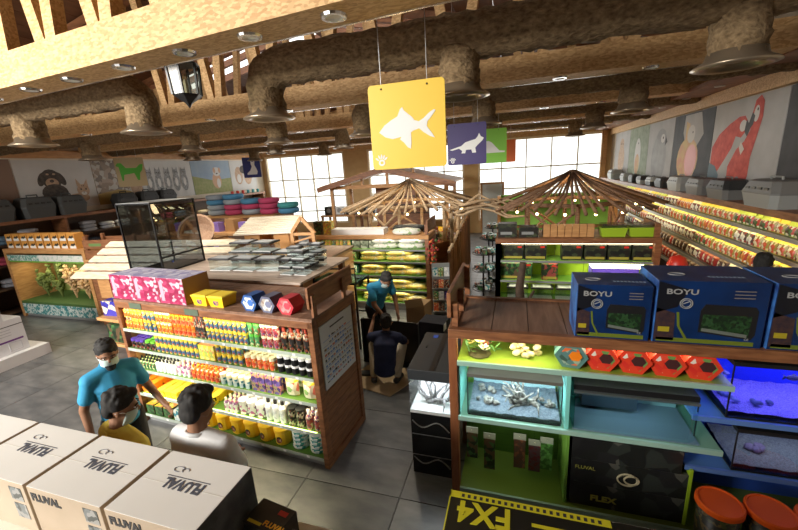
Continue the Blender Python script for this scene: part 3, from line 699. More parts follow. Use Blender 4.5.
# ---- items on the upper glass shelf
petal = MB().sph((0, 0, 0), (.022, .009, .004), 8, 4)
def flower_cluster():
    t = T('flower_ornament', 'pink and yellow artificial flower cluster on the lit green shelf', 'ornament', (-.28, 3.0, 1.41))
    cols = [M('petal_pink', (.8, .25, .28), .5), M('petal_yellow', (.85, .75, .3), .5), M('petal_cream', (.8, .75, .55), .5)]
    random.seed(5)
    for k in range(9):
        c = Vector((random.uniform(-.13, .16), random.uniform(-.05, .06), random.uniform(.06, .17)))
        mb = MB()
        for i in range(6):
            a = 2*PI*i/6; R = Matrix.Rotation(a, 3, 'Z') @ Matrix.Rotation(-.5, 3, 'Y'); mb.sph(c+R@Vector((.026, 0, .0)), (.026, .013, .005), 8, 4, 0, R)
        mb.sph(c+Vector((0, 0, .006)), .011, 6, 4, 1); mb.build('flower', [cols[k % 3], yellow], t)
    mb = MB()
    for k in range(30):
        a = random.uniform(0, 2*PI); R = Matrix.Rotation(a, 3, 'Z') @ Matrix.Rotation(random.uniform(-1, .3), 3, 'Y'); mb.sph(Vector((random.uniform(-.12, .15), random.uniform(-.05, .05), random.uniform(.015, .12)))+R@Vector((.02, 0, 0)), (.035, .012, .003), 6, 4, 0, R)
    o = mb.build('leaves', M('leaf_dark', (.05, .16, .03), .5), t); o['kind'] = 'stuff'
    MB().lathe([(.09, 0), (.1, .01), (.07, .025)], 10).build('base', M('moss_base', (.1, .09, .03), .8), t)
flower_cluster()
def rock(name, label, loc, n, sp, r, mat, seed, cat='ornament', rz=0, group=None):
    random.seed(seed); mb = MB()
    for k in range(n):
        c = (random.uniform(-sp[0], sp[0]), random.uniform(-sp[1], sp[1]), r*.75+random.uniform(0, sp[2])); mb.sph(c, (r*random.uniform(.6, 1.2), r*random.uniform(.6, 1.1), r*random.uniform(.5, .75)), 9, 6, 0, Euler((random.uniform(-.5, .5), random.uniform(-.5, .5), random.uniform(0, 3))).to_matrix())
    zm = min(v[2] for v in mb.v); mb.v = [(x, y, z-zm) for x, y, z in fuzz(mb, r*.1).v]
    zm = min(v[2] for v in mb.v); mb.v = [(x, y, z-zm) for x, y, z in mb.v]
    return tag(mb.build(name, mat, None, loc, rz, True), label, cat, group)
rock('coral_ornament', 'cream coral rock ornament with holes on the lit green shelf', (.10, 3.02, 1.41), 14, (.11, .04, .08), .035, M('coral_cream', (.72, .6, .33), .7), 2)
hp = PRINT('red_tank_kit_print', [(.7,.05,.02),(.72,.08,.04),(.75,.7,.6),(.15,.3,.08),(.65,.03,.02)], 22)
hg = M('dark_round_label', (.06, .02, .02), .4)
for i in range(5):
    x = .44+i*.214
    if i == 0: me = hexbox('hexagonal_tank_kit', .122, .2, M('teal_kit_body', (.10, .22, .20), .4), PRINT('teal_kit_print', [(.1,.2,.2),(.7,.15,.05),(.3,.4,.3),(.05,.1,.08)], 20), orange)
    else: me = hexbox('hexagonal_tank_kit', .122, .2, M('red_kit_body', (.68, .05, .02), .4), hp, hg)
    put(me, 'hexagonal_tank_kit', (x, 3.0, 1.41), rad(-6), ('teal hexagonal tank kit with orange spot beside the coral', 'red hexagonal tank kit next to the teal one', 'second red hexagonal tank kit from the teal one', 'third red hexagonal tank kit from the teal one', 'red hexagonal tank kit at the blue lit end')[i], 'tank kit', 'hexagonal tank kits')
# ---- tank with driftwood
def tank(name, label, x0, x1, y0, y1, z0, z1, gravel, gl, rim=black, lid=None, gz=.05, back=None):
    t = T(name, label, 'aquarium', ((x0+x1)/2, (y0+y1)/2, z0)); w = (x1-x0)/2; d = (y1-y0)/2; h = z1-z0; e = .006
    MB().box((-w, -d, 0), (w, d, .012)).build('bottom_pane', rim, t)
    MB().box((-w, -d, .012), (w, -d+e, h)).build('front_pane', gl, t); MB().box((-w, -d+e, .012), (-w+e, d, h)).build('side_pane', gl, t); MB().box((w-e, -d+e, .012), (w, d, h)).build('side_pane', gl, t)
    MB().box((-w+e, d-e, .012), (w-e, d, h)).build('back_pane', back or gl, t)
    if gravel:
        mb = MB(); nx, ny = 24, 10; random.seed(1)
        for j in range(ny+1):
            for i in range(nx+1): mb.v.append((-w+e+(2*w-2*e)*i/nx, -d+e+(2*d-2*e)*j/ny, .012+gz*(.7+.5*j/ny)+random.uniform(-.006, .006)))
        for j in range(ny):
            for i in range(nx): a = j*(nx+1)+i; mb.f.append([a, a+1, a+nx+2, a+nx+1]); mb.m.append(0)
        mb.build('gravel', gravel, t)
    for x, y in ((-w, -d), (w, -d)): MB().box((x-.004, y-.004, .012), (x+.004, y+.004, h)).build('corner_seam', rim, t)
    if lid: MB().box((-w-.004, -d-.004, h), (w+.004, d+.004, h+.03)).build('lid', lid, t)
    return t
tank('glass_tank', 'glass tank with silvery driftwood on dark gravel, grey lid', -.37, .38, 2.88, 3.32, .88, 1.25, M('slate_gravel', (.10, .13, .17), .8, col2=(.18, .22, .26), scale=60), glass, lid=M('tank_lid_grey', (.13, .12, .10), .5), back=M('pale_blue_backlight', (.40, .62, .66), .5))
sil = M('silver_driftwood', (.34, .32, .28), .6, col2=(.07, .065, .06), scale=30)
def driftwood(name, label, loc, w, h, seed, n=9, mat=None, r=.016, group=None):
    random.seed(seed); mb = MB(); mb.tube([(-w*.3, 0, r), (0, .02, r*1.4), (w*.3, 0, r)], [r*1.2, r*1.6, r], 7)
    for k in range(n):
        x = random.uniform(-w*.3, w*.3); p = Vector((x, random.uniform(-.03, .03), r)); pts = [p]; d = Vector((random.uniform(-1, 1)*.9, random.uniform(-.4, .4), random.uniform(.3, 1.3))).normalized()
        for q in range(4):
            d = (d+Vector((random.uniform(-.5, .5), random.uniform(-.3, .3), random.uniform(-.6, .3)))).normalized(); p = p+d*h/3.2; p.z = max(p.z, r*.6); p.x = max(-w/2, min(w/2, p.x)); pts.append(p.copy())
        mb.tube(pts, [r, r*.85, r*.7, r*.5, r*.2], 6)
    zm = min(v[2] for v in mb.v); mb.v = [(x, y, z-zm) for x, y, z in mb.v]
    return tag(mb.build(name, mat or sil, None, loc, 0, True), label, 'driftwood', group)
driftwood('driftwood', 'silvery branching driftwood standing in the grey lidded tank', (.06, 3.05, .93), .30, .2, 4, 18)
rock('wood_ornament', 'flat grey driftwood lump beside the branching driftwood', (-.22, 3.02, .93), 9, (.1, .03, .01), .03, sil, 9)
rock('wood_ornament', 'small grey driftwood lump at the back of the lidded tank', (-.20, 3.18, .94), 9, (.09, .03, .03), .03, sil, 12)
rock('wood_ornament', 'spiky grey driftwood lump by the tank divider', (.26, 3.06, .93), 9, (.07, .03, .05), .028, sil, 15)
# ---- curved tank
t = T('curved_tank', 'empty bow sided glass tank with black hood and dark filter block', 'aquarium', (.47, 2.87, .88))
w, d, h = .86, .46, .34
MB().box((0, 0, 0), (w, d, .012)).build('bottom_pane', M('tank_floor_blue', (.13, .2, .26), .4), t)
arc = [(0, 0)]+[(w-.1+.1*math.sin(a), .1-.1*math.cos(a)) for a in [PI/2*i/6 for i in range(7)]]+[(w, d)]
mb = MB()
for i in range(len(arc)-1):
    (xa, ya), (xb, yb) = arc[i], arc[i+1]; mb.add([(xa, ya, .012), (xb, yb, .012), (xb, yb, h), (xa, ya, h)], [(0, 1, 2, 3)])
mb.build('curved_pane', GLASS('aqua_glass', (.75, .92, .92), .08), t)
MB().box((0, .006, .012), (.006, d, h)).build('side_pane', glassg, t); MB().box((0, d-.006, .012), (w, d, h)).build('back_pane', M('tank_back_teal', (.2, .36, .40), .5), t)
MB().box((-.005, .03, h), (w-.03, d, h+.05)).build('hood', black, t); MB().box((-.005, .0, h-.012), (w-.03, .03, h+.004)).build('hood_edge', M('hood_dark_edge', (.10, .11, .12), .3), t)
MB().box((.10, .28, .05), (.52, .40, .2)).build('filter_block', M('dark_navy_block', (.03, .05, .08), .5), t)
MB().tube([(w, .1, .012), (w+.001, .1, h)], .005, 6).build('corner_seam', black, t)
# ---- black filter cartons stacked on the base
fb = PRINT('filter_carton_print', [(.015,.016,.014),(.02,.02,.02),(.03,.035,.03),(.015,.015,.015),(.09,.09,.075)], 9, .3)
for i, (z0, hh, x0, ww) in enumerate(((.12, .23, .48, .84), (.35, .23, .48, .84), (.58, .2, .48, .78))):
    t = T('filter_carton', 'long black aquarium filter carton, %s of the stack under the bow sided tank' % ('bottom', 'middle', 'top')[i], 'carton', (x0, 2.90, z0))
    MB().box((0, 0, 0), (ww, .42, hh)).build('box_body', fb, t, bevel=.004)
    if i == 0: text('FLEX', 'lettering', .075, M('olive_lettering', (.45, .45, .08), .5), t, (.16, -.002, .07), (rad(90), 0, 0), sx=1.2, bold=.003)
    elif i == 1:
        text('FLUVAL', 'lettering', .045, MATS['olive_lettering'], t, (.03, -.002, .14), (rad(90), 0, 0))
        mb = MB()
        for rr, cx, cz in ((.055, .42, .10), (.04, .45, .10)): mb.tube([(cx+rr*1.3*math.cos(a), -.004, cz+rr*math.sin(a)) for a in [2*PI*q/20 for q in range(21)]], .007, 5)
        mb.build('ring_emblem', M('pale_ring_print', (.55, .5, .32), .5), t)
    else:
        mb = MB()
        for k in range(6): mb.box((.06+k*.11, .05+(k % 2)*.08, hh), (.06+k*.11+.08, .05+(k % 2)*.08+.1, hh+.001))
        mb.build('top_print', M('pale_top_print', (.4, .38, .28), .5), t)
# ---- hanging plant packs on hooks
pk_cols = [('dark green plant pack on a hook by the corner post', p_dk, -.36, .22), ('dark green plant pack on the second hook from the corner post', p_dk, -.20, .26), ('brown plant pack on a hook', PRINT('pack_brown', [(.12,.05,.03),(.25,.1,.05),(.1,.06,.04)], 40), .07, .24), ('maroon plant pack beside the bright green pack', PRINT('pack_maroon', [(.15,.02,.03),(.1,.05,.06)], 40), .20, .22), ('bright green plant pack on a hook', PRINT('pack_green', [(.1,.3,.06),(.15,.4,.1),(.05,.15,.03)], 40), .30, .22)]
for i, (lb, pm_, x, hh) in enumerate(pk_cols):
    t = T('plant_pack', lb, 'plant pack', (x, 3.08, .60-.04*(i % 2)))
    mb = MB(); mb.box((-.05, -.014, -hh*1.5), (.05, .014, -.06), 0); mb.box((-.054, -.004, -.065), (.054, .004, 0), 1); mb.build('pack', [pm_, M('pale_header', (.45, .5, .42), .5)], t)
    MB().tube([(0, .31, -.012), (0, -.03, -.012), (0, -.04, .002)], .003, 5).build('hook', steel, t)
for i, x in enumerate((.10, .22, .32)):
    t = T('small_sachet', 'small red printed sachet on a high hook under the driftwood tank', 'sachet', (x, 3.2, .80), 0, 'small red sachets')
    MB().box((-.035, -.008, -.10), (.035, .008, 0)).build('pack', PRINT('sachet_print', [(.4,.08,.04),(.6,.5,.3),(.3,.05,.03)], 40), t); MB().tube([(0, .19, -.01), (0, -.02, -.01)], .003, 5).build('hook', steel, t)
# ---- blue tanks at the far end
t = tank('blue_tank', 'blue lit tank with purple gravel and a dark flat fish', 1.49, 2.5, 2.94, 3.38, 1.10, 1.52, M('purple_gravel', (.30, .18, .42), .8, col2=(.6, .45, .75), scale=120), glassb, back=M('deep_blue_back', (.02, .05, .65), .5), lid=black, gz=.06)
def fish_(label, loc, s, mat, rz=0):
    o = MB(); o.sph((0, 0, 0), (s, s*.25, s*.5), 12, 8); o.prism([(-s*.8, 0), (-s*1.4, s*.45), (-s*1.3, 0), (-s*1.4, -s*.45)], -.003, .003); o.prism([(-s*.4, s*.4), (0, s*.75), (s*.4, s*.4)], -.003, .003)
    o.sph((s*.7, -s*.16, s*.1), s*.07, 6, 4, 1)
    return tag(o.build('fish', [mat, black], None, loc, rz, True), label, 'fish')
fish_('dark round fish swimming in the blue lit tank', (1.95, 3.14, 1.36), .045, M('fish_dark', (.08, .07, .1), .4))
rock('tank_stone', 'flat dark stone on the purple gravel', (1.74, 3.06, 1.165), 5, (.06, .02, .0), .026, M('stone_grey', (.2, .2, .26), .6), 21)
rock('tank_stone', 'long pale stone on the purple gravel beside the glass', (1.56, 3.10, 1.165), 5, (.03, .06, .0), .026, M('stone_pale', (.4, .36, .5), .6), 22)
rock('tank_stone', 'tall knobbly stone against the blue tank side', (1.58, 3.26, 1.17), 8, (.02, .03, .14), .03, MATS['stone_pale'], 23)
t = tank('dim_tank', 'dim lower tank with yellowish gravel and a pink stone', 1.58, 2.5, 2.94, 3.38, .66, .99, M('ochre_gravel', (.28, .24, .12), .8, col2=(.5, .45, .22), scale=100), glassb, gz=.06, back=M('navy_back', (.02, .04, .2), .5), lid=black)
rock('tank_stone', 'pinkish stone lump in the dim lower tank', (1.80, 3.12, .725), 6, (.09, .03, .01), .03, M('stone_pink', (.45, .28, .22), .6), 24)
# ---- buckets with red lids
for i, (x, y) in enumerate(((1.42, 2.69), (1.71, 2.69), (1.99, 2.68))):
    t = T('red_lid_bucket', 'bucket with wide orange red lid, %s' % ('nearest the filter cartons', 'between the other two', 'farthest from the filter cartons')[i], 'bucket', (x, y, 0), 0, 'red lid buckets')
    MB().lathe([(.105, 0), (.11, .01), (.128, .54)], 20).build('bucket_body', PRINT('bucket_print', [(.02,.025,.01),(.05,.06,.015),(.12,.08,.02),(.015,.015,.01)], 40), t, smooth=True)
    MB().lathe([(.135, .535), (.142, .545), (.142, .575), (.134, .585), (.124, .585), (.12, .577), (.02, .58), (.002, .58)], 28).build('lid', M('orange_red_lid', (.80, .11, .01), .7, spec=.15), t)
# ---- blue aquarium boxes on the deck
bx_blue = M('aquarium_box_shaded_blue', (.003, .017, .07), .35, col2=(.004, .03, .13), scale=3); bx_top = M('aquarium_box_shaded_top', (.005, .024, .10), .4, col2=(.008, .045, .17), scale=6)  # dark blue print, darkened further to stand in for shade on the boxes
silver_t = M('silver_lettering', (.32, .32, .32), .4)
for i, (x0, x1, zt, y1) in enumerate(((.44, .92, .42, .34), (.945, 1.57, .465, .42), (1.60, 2.22, .465, .42))):
    t = T('aquarium_box', 'dark blue aquarium kit box with tank picture, %s' % ('the smaller one at the row end', 'middle of the row', 'last towards the wall of parrots')[i], 'box', (x0, 2.86, 1.69), 0, 'aquarium boxes')
    w = x1-x0; h = zt
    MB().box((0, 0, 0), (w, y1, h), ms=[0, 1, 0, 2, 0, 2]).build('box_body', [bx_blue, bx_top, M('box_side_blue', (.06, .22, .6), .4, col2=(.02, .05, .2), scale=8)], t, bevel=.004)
    fp = MB(); e = -.0015
    fp.prism([(.005, h-.005), (w*.33, h*.86), (w*.27, h*.80), (w*.2, h*.6), (.005, h*.5)], e, -.0003, 0)
    fp.prism([(.005, .03), (w*.2, .03), (w*.19, h*.5), (.005, h*.58)], e, -.0003, 1)
    fp.prism([(w*.20, h*.52), (w*.22, h*.30), (w*.30, h*.1), (w*.33, h*.1), (w*.245, h*.3), (w*.225, h*.52)], e*1.3, -.0003, 2)
    fp.prism([(w*.03, .02), (w*.93, .02), (w*.93, .05), (w*.03, .05)], e, -.0003, 2)
    fp.prism([(w*.04, h*.2), (w*.15, h*.2), (w*.15, h*.28), (w*.04, h*.28)], e*1.4, -.0003, 3)
    fp.prism([(w*.42, h*.22), (w*.9, h*.14), (w*.93, h*.22), (w*.93, h*.58), (w*.9, h*.64), (w*.46, h*.66), (w*.42, h*.56)], e, -.0003, 4)
    fp.prism([(w*.44, h*.24), (w*.87, h*.17), (w*.88, h*.5), (w*.45, h*.5)], e*1.4, -.0003, 5)
    fp.prism([(w*.45, h*.24), (w*.86, h*.17), (w*.86, h*.22), (w*.45, h*.29)], e*1.6, -.0003, 6)
    for q in range(3): fp.prism([(w*.7, h*(.86-.05*q)), (w*.88, h*(.86-.05*q)), (w*.88, h*(.875-.05*q)), (w*.7, h*(.875-.05*q))], e, -.0003, 7)
    fp.build('front_print', [M('print_black_flash', (.006, .007, .012), .4), M('print_rock', (.07, .035, .03), .4, col2=(.03, .02, .03), scale=30), M('print_lime', (.14, .18, .02), .4), M('print_yellow', (.4, .32, .02), .4), black, PRINT('tank_plants_print', [(.01,.03,.01),(.015,.05,.015),(.025,.07,.025),(.008,.02,.01)], 60), M('print_sand', (.14, .16, .14), .5), M('print_orange_dim', (.18, .15, .14), .5)], t)  # print colours darkened too, for the same shade
    text('BOYU', 'brand_lettering', .052, silver_t, t, (w*.08, -.002, h*.80), (rad(90), 0, 0), sx=1.35, bold=.001)
    mb = MB()
    for r_ in (.036, .026): mb.tube([(w*.28+r_*math.cos(a), -.003, h*.66+r_*math.sin(a)) for a in [2*PI*q/20 for q in range(21)]], .003, 5)
    mb.prism([(w*.28-.018, h*.66-.006), (w*.28+.018, h*.66+.012), (w*.28+.018, h*.66+.018), (w*.28-.018, h*.66)], -.004, -.0005)
    mb.build('round_emblem', silver_t, t)
    text('CE', 'ce_mark', .022, silver_t, t, (w*.84, -.002, .06), (rad(90), 0, 0))
    mb = MB(); mb.tube([(w*.25+.05*math.cos(a), y1*.4+.03*math.sin(a), h+.002) for a in [2*PI*q/20 for q in range(21)]], .004, 5); mb.build('top_oval_print', silver_t, t)
    mb = MB()
    for q in range(9): mb.box((w*.52+q*.024, y1*.25, h+.0005), (w*.52+q*.024+.015, y1*.25+.028, h+.0015))
    mb.build('top_marks', M('pale_blue_marks', (.25, .35, .5), .5), t)

# ================================================================== FOREGROUND COUNTER AND CARTONS
ct = T('front_counter', 'white topped counter carrying the row of white cartons', 'counter', (-4.6, .2, 0))
MB().box((0, .05, 0), (4.02, 1.03, 1.26)).build('cabinet_body', wood_d, ct); MB().box((-.03, 0, 1.26), (4.05, 1.075, 1.30)).build('counter_top', M('cream_counter_top', (.72, .68, .58), .4), ct)
ct2 = T('display_stand', 'dark stand under the black filter boxes near the camera side', 'stand', (-.33, .5, 0))
MB().box((0, 0, 0), (2.6, .86, 1.10)).build('stand_body', wood_d, ct2); MB().box((-.02, -.02, 1.10), (2.62, .88, 1.13)).build('stand_top', black, ct2)
card = M('white_carton', (.80, .79, .75), .55, col2=(.84, .83, .80), scale=2); card_s = M('kraft_side', (.42, .33, .24), .6, col2=(.5, .4, .3), scale=3)
ink = M('grey_ink', (.09, .10, .13), .6); inkd = M('dark_ink', (.03, .03, .035), .6)
lbl = ['at the far end of the row', 'second from the far end of the row', 'second from the black filter boxes', 'beside the small black filter boxes', 'at the very end, cut off']
for i in range(4):
    x0 = -3.34+.53*i
    t = T('white_carton', 'big white filter carton with upside-down lettering, %s' % lbl[i], 'carton', (x0+.255, 1.075, 1.30), 0, 'white cartons on the counter')
    w, d, h = .505, .37, .30
    MB().box((-w/2, -d/2, 0), (w/2, d/2, h), ms=[1, 0, 1, 2 if i == 3 else 1, 1, 1]).build('carton_body', [card, card_s, M('carton_dark_print_side', (.03, .03, .03), .4, col2=(.10, .10, .10), scale=9)], t, bevel=.003)
    MB().box((-w/2+.005, -.002, h), (w/2-.005, .002, h+.0008)).build('tape_seam', M('carton_seam', (.68, .66, .6), .5), t)
    text('FLUVAL', 'top_lettering', .075, ink, t, (.12, .03, h+.0012), (0, 0, PI), sx=.9, bold=.003)
    MB().box((-.13, .042, h+.0003), (.13, .046, h+.0013)).build('underline_print', ink, t)
    mb = MB(); mb.tube([(-.10+.03*math.cos(a), .085+.016*math.sin(a), h+.001) for a in [2*PI*q/16 for q in range(14)]], .002, 4); mb.tube([(-.06+.02*math.cos(a), .085+.012*math.sin(a), h+.001) for a in [2*PI*q/16 for q in range(12)]], .002, 4); mb.build('script_print', ink, t)
    text('FLUVAL', 'front_lettering', .06, inkd, t, (-w/2+.02, -d/2-.0012, h-.075), (rad(90), 0, 0), bold=.003)
    MB().box((w/2-.12, -d/2-.002, h-.11), (w/2-.03, -d/2-.0003, h-.03)).build('picture_label', PRINT('label_pic', [(.05,.06,.06),(.15,.17,.18),(.3,.3,.3)], 40), t)
    MB().box((w/2-.12, -d/2-.002, h-.22), (w/2-.03, -d/2-.0003, h-.13)).build('picture_label', MATS['label_pic'], t)
# small black filter boxes beside the white cartons
for i, (x, y, w) in enumerate(((-1.10, 1.17, .21), (-.86, 1.06, .2))):
    t = T('small_filter_box', 'small black filter box with orange yellow print, %s' % ('against the white carton', 'at the counter end')[i], 'box', (x, y, 1.30), rad(-8), 'small black filter boxes')
    MB().box((-w/2, -.07, 0), (w/2, .07, .13)).build('box_body', M('matt_black_box', (.012, .013, .012), .4), t, bevel=.003)
    text('FLUVAL', 'lettering', .036, M('amber_lettering', (.75, .38, .02), .5), t, (.0, -.05, .131), (0, 0, 0), bold=.001)
    MB().box((-w/2+.02, -.06, .1302), (w/2-.11, -.045, .131)).build('yellow_print', M('yellow_print', (.6, .5, .02), .5), t); MB().box((.03, .02, .1302), (.08, .045, .131)).build('red_print', M('red_print', (.5, .03, .02), .5), t)
# big black filter box
t = T('large_filter_box', 'large black filter box with yellow upside-down lettering and yellow strip', 'box', (-.25, .90, 1.13))
w, d, h = .78, .43, .50
MB().box((0, 0, 0), (w, d, h)).build('box_body', M('satin_black_box', (.010, .011, .009), .35), t, bevel=.004)
yl = M('yellow_green_ink', (.62, .58, .02), .5)
MB().box((.0, d-.035, h+.0003), (.62, d-.002, h+.001)).build('strip_print', yl, t)
mb = MB()
for q in range(22): mb.box((.05+q*.025, d-.028, h+.001), (.05+q*.025+.012, d-.012, h+.0016))
mb.build('strip_marks', inkd, t)
text('FX4', 'lettering', .135, yl, t, (.255, d-.05, h+.001), (0, 0, PI), sx=.95, bold=.004)
MB().box((.0, .0, h+.0003), (.005, d, h+.001)).build('edge_line', yl, t)
mb = MB()
for q in range(3): mb.box((.33, d-.10-q*.03, h+.0003), (.55-q*.06, d-.085-q*.03, h+.001))
mb.build('print_lines', yl, t)

# ================================================================== BLACK CABINET AQUARIUM by the aisle
t = T('cabinet_aquarium', 'black cabinet aquarium with white lit tank standing beside the gondola post', 'aquarium', (-.95, 3.04, 0))
w, d = .40, .82
MB().box((0, 0, 0), (w, d, .70)).build('cabinet', M('gloss_black', (.008, .008, .009), .12), t, bevel=.004)
for z in (.22, .46): MB().box((.01, -.004, z), (w-.01, 0, z+.006)).build('drawer_gap', greym, t)
MB().box((0, 0, .70), (w, d, .73)).build('tank_floor', whitem, t)
e = .006
MB().box((0, 0, .73), (w, e, 1.06)).build('front_pane', glass, t); MB().box((0, e, .73), (e, d, 1.06)).build('side_pane', glass, t); MB().box((w-e, e, .73), (w, d, 1.06)).build('side_pane', glass, t)
MB().box((e, .42, .73), (w-e, .43, 1.06)).build('white_back', M('white_back_glow', (.85, .86, .92), .5), t)
MB().box((-.006, -.006, 1.06), (w+.006, d+.006, 1.17)).build('lid', M('lid_charcoal', (.035, .038, .042), .3), t, bevel=.006)
MB().box((.20, .0, 1.17), (.255, d, 1.174)).build('lid_stripe', M('lid_dark_stripe', (.012, .010, .009), .3), t)
MB().box((.10, d-.12, 1.17), (.15, d-.07, 1.178)).build('lid_knob', blue, t); MB().box((.07, .45, 1.17), (.085, .49, 1.178)).build('feed_hatch', black, t)
area('cabinet_tank_light', (-.75, 3.2, 1.045), (.34, .2), 6, (.9, .93, 1))
sd = driftwood('driftwood', 'dark spiky branch wood in the white lit cabinet aquarium', (-.74, 3.2, .73), .3, .26, 8, 14, M('dark_branch', (.10, .09, .09), .7, col2=(.3, .3, .3), scale=40), .016)
for k in range(2):
    z = .62-k*.42; MB().tube([(.02+.03*q, -.008, z-.05*math.sin(q*.55)-.006*q) for q in range(13)], .006, 5).build('silver_scroll', M('grey_scroll', (.25, .25, .24), .5), t)

# ================================================================== SHELVES AT THE LEFT END OF THE FOOD GONDOLA
es = T('end_shelf', 'small honey wood end shelf with three boards at the gondola end', 'shelf unit', LW(-.58, .08, 0), LGA)
for z in (.30, 1.02, 1.36): MB().box((0, 0, z-.04), (.56, .5, z)).build('shelf_board', wood_l, es, bevel=.004)
for x in (.02, .5): MB().box((x, .42, 0), (x+.04, .48, 1.36)).build('post', wood_l, es)
MB().box((.0, .0, 0), (.56, .5, .26)).build('plinth', white, es)
tag(MB().box((-.15, -.11, 0), (.15, .11, .20), ms=[0, 0, 0, 1, 0, 1]).build('blue_carton', [PRINT('blue_carton_print', [(.03,.03,.3),(.05,.04,.35),(.6,.5,.4),(.03,.02,.22)], 12), M('blue_carton_side', (.03, .03, .25), .4)], None, LW(-.40, .28, 1.36), LGA+.1), 'royal blue carton with pale label on the end shelf', 'carton')
tag(MB().box((-.04, -.12, 0), (.04, .12, .16)).build('white_carton_small', p_wb, None, LW(-.10, .25, 1.36), LGA-.15), 'slim white box leaning on the end shelf', 'box')
tag(MB().box((-.21, -.14, 0), (.21, .14, .24)).build('dark_tank_box', p_dk, None, LW(-.28, .26, 1.02), LGA), 'dark green printed tank box on the middle end shelf', 'box')
for k, (x, z) in enumerate(((-.42, .30), (-.22, .30), (-.32, .352), (-.38, .404))):
    o = put(K['te_bag'][0] if k % 2 else MB().lathe([(.3, 0), (.95, .006), (1, .025), (.95, .044), (.3, .05)], 12, sx=.12, sy=.09).mesh('yellow_flat_bag', p_ye), 'flat_bag', LW(x, .25, z), LGA+k, 'flat %s bag piled on the low end shelf' % ('yellow', 'teal and white')[k % 2], 'bag', 'flat bags on the end shelf')

# ================================================================== TABLE OF SMALL TANKS BEHIND
tb = T('tank_table', 'grey planked table behind the food gondola holding small black lidded tanks', 'table', (-5.9, 4.08, 0), rad(-2))
for k in range(7): MB().box((0, k*.20+.003, 1.64), (3.3, k*.20+.197, 1.67)).build('table_plank', M('grey_plank', (.36, .27, .22), .55, col2=(.50, .40, .33), scale=3, kind='wave', stretch=(.6, 5, 5)), tb)
for x in (.05, 3.17):
    for y in (.05, 1.25): MB().box((x, y, 0), (x+.08, y+.08, 1.64)).build('leg', wood, tb)
MB().box((.05, .1, .1), (3.25, .12, 1.6)).build('front_panel', wood, tb)
def small_tank(label, loc, w, d, h, rz=0, group=None, fill=None):
    t = T('small_tank', label, 'tank', loc, rz, group)
    MB().box((-w/2, -d/2, 0), (w/2, d/2, .008)).build('floor_pane', whitem, t)
    e = .004
    mb = MB(); mb.box((-w/2, -d/2, .008), (w/2, -d/2+e, h)); mb.box((-w/2, d/2-e, .008), (w/2, d/2, h)); mb.box((-w/2, -d/2+e, .008), (-w/2+e, d/2-e, h)); mb.box((w/2-e, -d/2+e, .008), (w/2, d/2-e, h)); mb.build('glass_walls', glass, t)
    MB().box((-w/2-.008, -d/2-.008, h), (w/2+.008, d/2+.008, h+.028)).build('lid', black, t, bevel=.006)
    MB().box((-w/2+.03, -d/2+.03, h+.028), (w/2-.03, d/2-.03, h+.031)).build('lid_panel', fill or M('lid_grey_panel', (.42, .44, .46), .25), t)
    return t
def gp(label): return label, 'small tanks on the table'
tk = []
for i in range(3): tk.append((-4.25+i*.40, 4.52+.02*i, .36, .22, .16))
for i in range(3): tk.append((-4.3+i*.42, 5.05, .38, .26, .15))
for i, (x, y, w, d, h) in enumerate(tk):
    small_tank('small glass tank with black lid standing on the grey planked table', (x, y, 1.67), w, d, h, rad(random.uniform(-6, 6)), 'small tanks on the table')
    if i in (3, 4): small_tank('small glass tank with black lid stacked on another tank', (x+.02, y+.01, 1.67+h+.031), w*.92, d, h*.8, rad(random.uniform(-8, 8)), 'stacked small tanks')
for i in range(7):
    x = -3.02+(i % 2)*.22; y = 4.36+(i//2)*.24
    for z in range(3 if i % 3 else 2):
        small_tank('small plastic tank with grey lid panel in the stacks by the ridge board', (x+random.uniform(-.01, .01), y, 1.67+z*.115), .19, .14, .083, rad(random.uniform(-12, 12)), 'plastic tank stacks')
# tall glass cabinet on the table
t = T('glass_cabinet', 'tall empty black framed glass cabinet on the tank table', 'cabinet', (-5.76, 4.2, 1.67), 0)
w, d, h = .66, .80, 1.06
pb = .022
for x, y in ((0, 0), (w, 0), (0, d), (w, d)): MB().box((x-pb/2, y-pb/2, 0), (x+pb/2, y+pb/2, h)).build('frame_post', blackm, t)
for z in (0, h-.02):
    for y in (0, d): MB().box((pb/2, y-pb/2, z), (w-pb/2, y+pb/2, z+.022)).build('frame_rail', blackm, t)
    for x in (0, w): MB().box((x-pb/2, pb/2, z), (x+pb/2, d-pb/2, z+.022)).build('frame_rail', blackm, t)
MB().box((0, 0, h), (w, d, h+.006)).build('top_pane', M('pale_lid_edge', (.45, .47, .48), .3), t)
MB().box((.012, -.002, .022), (w-.012, .003, h-.02)).build('door_pane', smoke, t); MB().box((w-.003, .012, .022), (w+.003, d-.012, h-.02)).build('side_pane', smoke, t); MB().box((-.003, .012, .022), (.003, d-.012, h-.02)).build('side_pane', glass, t)
MB().box((.0, 0, .0), (w, d, .01)).build('floor_pane', blackm, t); MB().sph((w+.012, .18, .14), .014, 6, 4).build('lock', blue, t); MB().box((w-.011, .02, .22), (w+.011, d-.02, .245)).build('side_bar', blackm, t)

